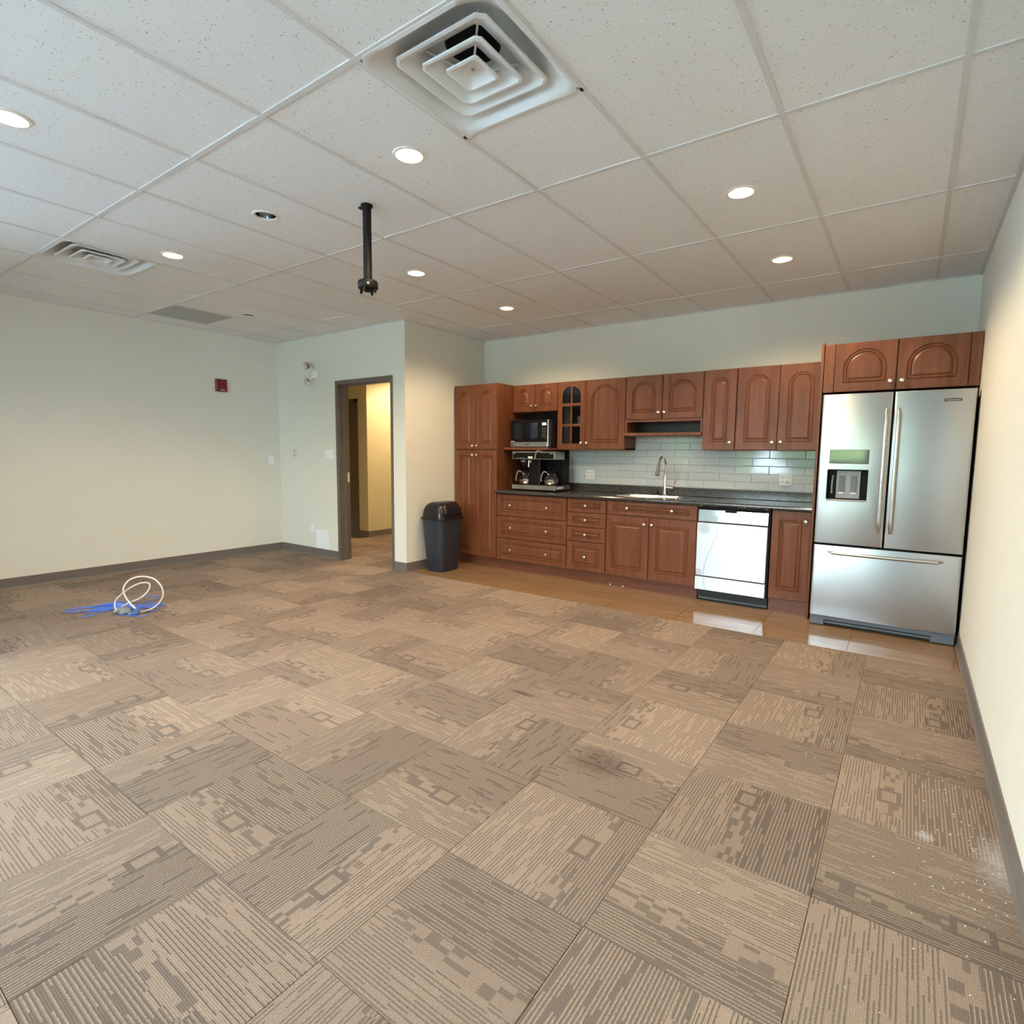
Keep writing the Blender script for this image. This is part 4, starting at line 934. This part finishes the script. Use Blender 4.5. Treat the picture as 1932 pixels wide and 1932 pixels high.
def coffee_pot(px_, py_, label):
    z = zb + 0.0745
    t = thing('coffee_pot', (px_, py_, z), label, 'coffee pot', 'glass pots on the coffee machine')
    b = bmesh.new(); lathe(b, (px_, py_, z), [(0.050, 0.001), (0.074, 0.018), (0.086, 0.046), (0.080, 0.074), (0.062, 0.104), (0.046, 0.124), (0.044, 0.132)], 28, cap1=False); part('glass_body', b, M['potglass'], t, True)
    b = bmesh.new(); lathe(b, (px_, py_, z), [(0.058, 0.002), (0.0755, 0.0182), (0.0870, 0.044), (0.0875, 0.050), (0.0868, 0.050), (0.074, 0.0185), (0.056, 0.003)], 28, cap0=False, cap1=False); part('steel_base', b, M['chrome'], t, True)
    b = bmesh.new(); lathe(b, (px_, py_, z), [(0.0465, 0.122), (0.0475, 0.138), (0.050, 0.148), (0.044, 0.148), (0.042, 0.126)], 24, cap0=False, cap1=False); part('collar', b, M['black'], t, True)
    a = Vector((-0.80, -0.60, 0)); c_ = Vector((px_, py_, z))
    b = bmesh.new(); tube(b, spline([c_ + a * 0.047 + Vector((0, 0, .134)), c_ + a * 0.078 + Vector((0, 0, .146)), c_ + a * 0.100 + Vector((0, 0, .120)), c_ + a * 0.112 + Vector((0, 0, .060)), c_ + a * 0.108 + Vector((0, 0, .036))]), 0.0085, 10, 0.7); part('handle', b, M['midgrey'], t, True)
coffee_pot(-1.862, ky0 + 0.100, 'glass coffee pot under the black brew funnel')
coffee_pot(-1.520, ky0 + 0.100, 'glass coffee pot on the open warming plate')

# ---- things behind the glass door
for i in range(6):
    b = bmesh.new(); z = 1.6585 + i * 0.016; lathe(b, (-1.250, 4.10, z), [(0.045, 0.0), (0.055, 0.003), (0.076, 0.016), (0.077, 0.018), (0.055, 0.007)], 24)
    single('white_bowl', b, M['china'], (-1.250, 4.10, z), 'shallow white dish in the stack behind the glass door', 'dish', 'stacked dishes behind the glass door', True)
t = thing('white_mug', (-1.235, 4.06, 1.4055), 'small white mug on the bottom shelf behind the glass door', 'mug')
b = bmesh.new(); lathe(b, (-1.235, 4.06, 1.4055), [(0.026, 0), (0.032, 0.01), (0.034, 0.075), (0.031, 0.075), (0.028, 0.01)], 20); part('cup', b, M['china'], t, True)
b = bmesh.new(); tube(b, spline([(-1.203, 4.06, 1.468), (-1.185, 4.06, 1.460), (-1.185, 4.06, 1.435), (-1.203, 4.06, 1.425)]), 0.005, 8); part('handle', b, M['china'], t, True)
b = bmesh.new(); lathe(b, (-1.300, 4.03, 1.4055), [(0.028, 0), (0.036, 0.01), (0.045, 0.045), (0.043, 0.045), (0.030, 0.008)], 20); single('glass_bowl', b, M['potglass'], (-1.300, 4.03, 1.4055), 'small clear glass bowl on the bottom shelf behind the glass door', 'bowl', smooth=True)

# ================================================================== bin
BX, BY = -2.585, 3.250
t = thing('trash_bin', (BX, BY, 0), 'dark grey plastic trash bin with black swing lid beside the pantry', 'trash can')
rr = lambda hx, hy, r, z: [(x, y, z) for x, y in rrect(BX, BY, hx, hy, r, 7)]
b = bmesh.new(); loft(b, [rr(0.112, 0.148, 0.045, 0.0), rr(0.118, 0.154, 0.048, 0.010), rr(0.140, 0.176, 0.055, 0.30), rr(0.158, 0.196, 0.060, 0.600), rr(0.152, 0.190, 0.058, 0.600)])
part('bucket', b, M['bin'], t, True)
b = bmesh.new(); loft(b, [rr(0.160, 0.198, 0.060, 0.590), rr(0.174, 0.212, 0.066, 0.592), rr(0.177, 0.215, 0.067, 0.604), rr(0.174, 0.212, 0.066, 0.614), rr(0.160, 0.198, 0.062, 0.618)])
part('rim', b, M['binlid'], t, True)
b = bmesh.new(); lv = [(0.160, 0.198, 0.614), (0.157, 0.195, 0.660), (0.147, 0.188, 0.705), (0.128, 0.178, 0.742), (0.100, 0.166, 0.768), (0.064, 0.150, 0.783), (0.030, 0.130, 0.787)]
loft(b, [rr(a, c, min(0.062, a * 0.9), z) for a, c, z in lv]); ld_ = part('hood', b, M['binlid'], t, True)
b = bmesh.new(); rows = []
for a, c, z in [(0.163, 0.135, 0.640), (0.160, 0.135, 0.672), (0.150, 0.130, 0.709), (0.131, 0.122, 0.747), (0.102, 0.110, 0.773), (0.066, 0.095, 0.788)]:
    rows.append([(BX + a * (1 - 0.02 * abs(q) ** 3), BY + c * q, z) for q in (-1, -.6, -.2, .2, .6, 1)])
loft(b, rows, False, False, closed=False); fo = part('swing_flap', b, M['binlid'], t, True); so = fo.modifiers.new('thick', 'SOLIDIFY'); so.thickness = 0.004

# ================================================================== cables on the floor
rng = random.Random(4)
pc = Vector((-3.60, 0.40, 0))
pts = []
ext = [(-3.90, 0.09), (-3.20, 0.44), (-3.83, 0.12), (-3.40, 0.66), (-3.56, 0.12), (-3.30, 0.55), (-3.86, 0.36), (-3.34, 0.40), (-3.78, 0.30), (-3.48, 0.66), (-3.80, 0.76), (-3.38, 0.34), (-3.72, 0.22), (-3.36, 0.52), (-3.90, 0.46), (-3.30, 0.36), (-3.68, 0.20), (-3.44, 0.60)]
for i, (ex, ey) in enumerate(ext):
    e = Vector((ex, ey, 0.006)); d = (e - pc); d.z = 0; sd = Vector((-d.y, d.x, 0)) * 0.18
    zz = 0.010 + 0.0035 * (i % 7)
    pts += [pc + Vector((rng.uniform(-.07, .07), rng.uniform(-.07, .07), zz)), pc + d * 0.72 + sd + Vector((0, 0, zz * .7)), e, pc + d * 0.72 - sd + Vector((0, 0, zz * .6))]
pts.append(pc + Vector((0.1, 0.05, 0.03)))
t = thing('network_cable', pc, 'tangled heap of blue network cable on the carpet', 'cable')
b = bmesh.new(); tube(b, spline(pts, 7), 0.0036, 6); part('cord', b, M['blue'], t, True)
b = bmesh.new()
for q in range(5):
    a = R(q * 17 - 60); p0 = Vector((-3.62, 0.36, 0.012 + 0.003 * q)); dv = Vector((math.cos(R(38 + (q - 4) * 5)), math.sin(R(38 + (q - 4) * 5)), 0))
    tube(b, spline([p0 - dv * 0.20, p0 - dv * 0.08 + Vector((0, 0, 0.02)), p0 + dv * 0.08 + Vector((0, 0, 0.024)), p0 + dv * 0.22], 5), 0.0045, 6)
part('bundle', b, M['blue'], t, True)
part('plug', bx(pc.x + 0.09, pc.x + 0.12, pc.y + 0.042, pc.y + 0.056, 0.030, 0.040), M['white'], t)
# cream video cable: two standing loops and two connectors
vc = Vector((-3.36, 0.44, 0)); ax = Vector((0.80, 0.60, 0)).normalized(); zx = Vector((0, 0, 1))
V = lambda a, h, o=0.0: vc + ax * a + zx * h + Vector((0.6, -0.8, 0)) * o
t = thing('video_cable', vc, 'cream video cable standing in loops with blue screw connector', 'cable')
loop = [V(0.03, 0.040, .06), V(-0.02, 0.075, .05), V(-0.085, 0.150, .03), V(-0.098, 0.215, .02), V(-0.060, 0.275, .0), V(0.020, 0.300, -.02), V(0.110, 0.275, -.04), V(0.165, 0.200, -.05), V(0.165, 0.115, -.05), V(0.110, 0.040, -.02), V(0.020, 0.010, .02), V(-0.08, 0.012, .05), V(-0.150, 0.045, .05), V(-0.160, 0.110, .03), V(-0.095, 0.185, 0), V(0.0, 0.240, -.02), V(0.075, 0.240, -.03), V(0.075, 0.185, -.02), V(0.020, 0.125, 0), V(-0.060, 0.090, .02), V(-0.120, 0.055, .03)]
b = bmesh.new(); tube(b, spline(loop, 8), 0.0062, 8); part('cord', b, M['offwhite'], t, True)
def conn(p, d, m_, name, s=1.0):
    p = Vector(p); d = Vector(d).normalized(); a, bb, _ = basis(d); b = bmesh.new()
    if abs(a.z) > abs(bb.z): a, bb = bb, a
    ring = lambda o, w_, h_: [p + d * o + a * (w_ * sx) + bb * (h_ * sy) for sx, sy in ((-1, -1), (1, -1), (1, 1), (-1, 1))]
    loft(b, [ring(0, 0.007 * s, 0.006 * s), ring(0.015 * s, 0.016 * s, 0.008 * s), ring(0.022 * s, 0.022 * s, 0.009 * s), ring(0.048 * s, 0.022 * s, 0.009 * s), ring(0.049 * s, 0.016 * s, 0.006 * s), ring(0.058 * s, 0.016 * s, 0.006 * s)])
    o = part(name, b, m_, t, bevel=0.0015)
    for sg in (-1, 1):
        s_ = bmesh.new(); cyl(s_, p + d * 0.005 * s + a * (0.019 * s * sg), p + d * 0.024 * s + a * (0.019 * s * sg), 0.005 * s, n=10); part('thumb_screw', s_, M['chrome'], o, True)
conn(V(0.03, 0.052, .06), (0.35, -0.35, -0.30), M['vgablue'], 'connector', 1.2)
b = bmesh.new(); 
pc2 = V(-0.10, 0.0, .03)
loft(b, [[(pc2.x + x, pc2.y + y, z) for x, y in rrect(0, 0, hx, hy, min(hx, hy) * .5)] for hx, hy, z in ((0.045, 0.035, 0.004), (0.055, 0.042, 0.016), (0.050, 0.038, 0.040), (0.032, 0.024, 0.056))])
cn = part('connector_housing', b, M['greyplastic'], t, True)
for dx, dy in ((-0.045, -0.02), (0.0, -0.045)):
    b = bmesh.new(); cyl(b, (pc2.x + dx, pc2.y + dy, 0.034), (pc2.x + dx * 1.5, pc2.y + dy * 1.5 - 0.006, 0.034), 0.013, 0.012, 14); part('thumb_screw', b, M['midgrey'], cn, True)

# plaster crumbs
b = bmesh.new(); rng = random.Random(8)
for i in range(170):
    if i < 120: x, y = 2.08 - abs(rng.gauss(0, 0.13)), rng.gauss(0.95, 0.35)
    else: x, y = rng.uniform(0.9, 2.05), rng.uniform(0.0, 2.2)
    s_ = rng.uniform(0.0012, 0.0034); x = min(x, 2.085)
    a = rng.uniform(0, 6.28); pp = [(x + s_ * math.cos(a + q * 2.1), y + s_ * math.sin(a + q * 2.1), 0.0005) for q in range(3)]
    v = [b.verts.new(p) for p in pp] + [b.verts.new((x, y, 0.0005 + s_))]
    for f_ in ((0, 2, 1), (0, 1, 3), (1, 2, 3), (2, 0, 3)): b.faces.new([v[q] for q in f_])
o = add('plaster_crumbs', mesh(b, 'plaster_crumbs', M['crumb'])); tag(o, 'white plaster crumbs scattered on the carpet along the right wall', 'debris', kind='stuff')
for x in (-0.700, -0.560):
    b = bmesh.new(); lathe(b, (x, YF + 0.060, 0.0005), [(0.006, 0), (0.010, 0.006), (0.004, 0.016)], 6); single('crumb', b, M['crumb'], (x, YF + .06, 0), 'pale crumb on the floor against the cabinet plinth', 'debris', 'crumbs at the cabinet plinth')

# ================================================================== fittings on the walls
# emergency light
ex, ez = -4.392, 2.300
t = thing('emergency_light', (ex, YD, ez), 'twin-head chrome emergency lamp on the wall left of the doorway', 'emergency light')
b = bmesh.new(); lathe(b, (ex, YD, ez), [(0.052, 0), (0.052, 0.012), (0.046, 0.020), (0.020, 0.024)], 24, (0, -1, 0)); part('canopy', b, M['white'], t, True)
for s_, zz in ((1, 2.385), (-1, 2.197)):
    c_ = Vector((ex, YD - 0.115, zz))
    b = bmesh.new(); tube(b, spline([(ex, YD - 0.015, ez + s_ * 0.02), (ex, YD - 0.05, ez + s_ * 0.055), (ex, YD - 0.075, zz - s_ * 0.004)]), 0.010, 8); part('arm', b, M['white'], t, True)
    d = Vector((0.35, -0.85, 0.10 * s_ - 0.15)).normalized()
    b = bmesh.new(); lathe(b, c_ - d * 0.04, [(0.020, 0), (0.034, 0.015), (0.043, 0.040), (0.046, 0.050), (0.042, 0.050), (0.030, 0.030), (0.012, 0.018)], 22, d); h = part('lamp_head', b, M['chrome'], t, True)
    b = bmesh.new(); lathe(b, c_ - d * 0.018, [(0.010, 0), (0.012, 0.012), (0.006, 0.022)], 12, d); part('bulb', b, M['bulb_off'], h, True)
# red alarm on the left wall
y0, y1, z0, z1 = 2.067, 2.195, 2.052, 2.202
t = thing('fire_alarm', (XL, (y0 + y1) / 2, z0), 'red square fire alarm strobe on the left wall', 'fire alarm')
b = bmesh.new(); loft(b, [[(XL + d, y, z) for y, z in rrect((y0 + y1) / 2, (z0 + z1) / 2, (y1 - y0) / 2 - e, (z1 - z0) / 2 - e, 0.008, 4)] for d, e in ((0, 0), (0.030, 0.0), (0.036, 0.006))]); part('housing', b, M['red'], t)
part('strobe_lens', bx(XL + 0.034, XL + 0.050, y0 + 0.030, y1 - 0.012, z0 + 0.034, z1 - 0.014), M['red'], t, bevel=0.008)
part('grille_bar', bx(XL + 0.034, XL + 0.039, y0 + 0.010, y0 + 0.020, z0 + 0.02, z1 - 0.02), M['red'], t)
text('lettering', 'FIRE', 0.026, M['ledwhite'], t, (XL + 0.0368, (y0 + y1) / 2 + 0.006, z0 + 0.018), (R(90), 0, R(90)))
# plates on the left wall
def plate_x(name, y0, y1, z0, z1, label, cat):
    t = thing(name, (XL, (y0 + y1) / 2, z0), label, cat)
    b = bmesh.new(); loft(b, [[(XL + d, y, z) for y, z in rrect((y0 + y1) / 2, (z0 + z1) / 2, (y1 - y0) / 2 - e, (z1 - z0) / 2 - e, 0.005, 4)] for d, e in ((0, 0), (0.003, 0), (0.006, 0.003))]); part('cover_plate', b, M['white'], t); return t
t = plate_x('light_switch', 2.725, 2.797, 1.170, 1.286, 'single white switch plate on the left wall near the corner', 'light switch')
part('toggle', bx(XL + 0.005, XL + 0.010, 2.750, 2.772, 1.205, 1.251), M['white'], t, bevel=0.002)
# plates on the doorway wall
t, cx, cz = plate_y('light_switch', -4.228, -4.060, 1.250, 1.365, YD, 'three-rocker white switch plate next to the door frame', 'light switch')
for q in (-0.047, 0, 0.047): part('rocker', bx(cx + q - 0.016, cx + q + 0.016, YD - 0.010, YD - 0.005, cz - 0.033, cz + 0.033), M['white'], t, bevel=0.002)
t = thing('thermostat', (-4.852, YD, 1.250), 'cream thermostat with dark display on the wall by the corner', 'thermostat')
part('case', bx(-4.886, -4.816, YD - 0.028, YD, 1.250, 1.372), M['cream'], t, bevel=0.005)
part('display', bx(-4.838, -4.824, YD - 0.0295, YD - 0.027, 1.318, 1.352), M['greyplastic'], t); part('dial', bx(-4.838, -4.824, YD - 0.0295, YD - 0.027, 1.268, 1.302), M['greyplastic'], t)
b = bmesh.new(); lathe(b, (-4.872, YD - 0.027, 1.286), [(0.010, 0), (0.009, 0.006)], 14, (0, -1, 0)); part('knob', b, M['cream'], t)
t, cx, cz = plate_y('power_outlet', -4.573, -4.498, 0.300, 0.414, YD, 'low white outlet plate on the doorway wall', 'outlet')
socket(t, cx, cz, YD)
t = thing('access_panel', (-4.322, YD, 0.093), 'square white access panel low on the wall above the baseboard', 'access panel')
part('cover', bx(-4.447, -4.197, YD - 0.010, YD, 0.1045, 0.346), M['white'], t, bevel=0.002)
for sx in (-4.43, -4.214): 
    b = bmesh.new(); lathe(b, (sx, YD - 0.010, 0.225), [(0.005, 0), (0.004, 0.002)], 10, (0, -1, 0)); part('screw', b, M['midgrey'], t)

# ================================================================== outdoors, seen through the glass and in reflections
bm = bmesh.new(); box(bm, -45, 30, -45, YW - 0.13, -0.35, -0.15); box(bm, -45, XL - 1.8, YW - 0.13, 30, -0.35, -0.15); box(bm, XL - 1.8, XL - 0.13, YW - 0.13, YD, -0.35, -0.15)
o = struct('ground_outdoors', bm, M['paving'])
rng = random.Random(3)
for i, (x, y, s_, hh) in enumerate([(-13.0, -21, 2.6, 3.4), (-7.0, -20, 2.6, 3.2), (-1.2, -21, 2.7, 3.4), (4.6, -20, 2.4, 3.0)]):
    b = bmesh.new(); bmesh.ops.create_icosphere(b, subdivisions=3, radius=1.0)
    for v in b.verts:
        k = 1 + 0.16 * math.sin(v.co.x * 9 + i) * math.sin(v.co.y * 8) + 0.14 * math.sin(v.co.z * 11 + i * 2) + rng.uniform(-.06, .06)
        v.co = Vector((x + v.co.x * s_ * k, y + v.co.y * 1.3 * k, max(-0.2, hh * 0.55 + v.co.z * hh * 0.62 * k)))
    t = thing('garden_shrub', (x, y, -0.2), 'green leafy shrub beyond the paving outside the windows', 'shrub', 'shrubs beyond the paving')
    part('foliage', b, M['leaf'], t); b = bmesh.new(); cyl(b, (x, y, -0.2), (x, y, 0.6), 0.12, 0.08, 8); part('stem', b, M['frame'], t)
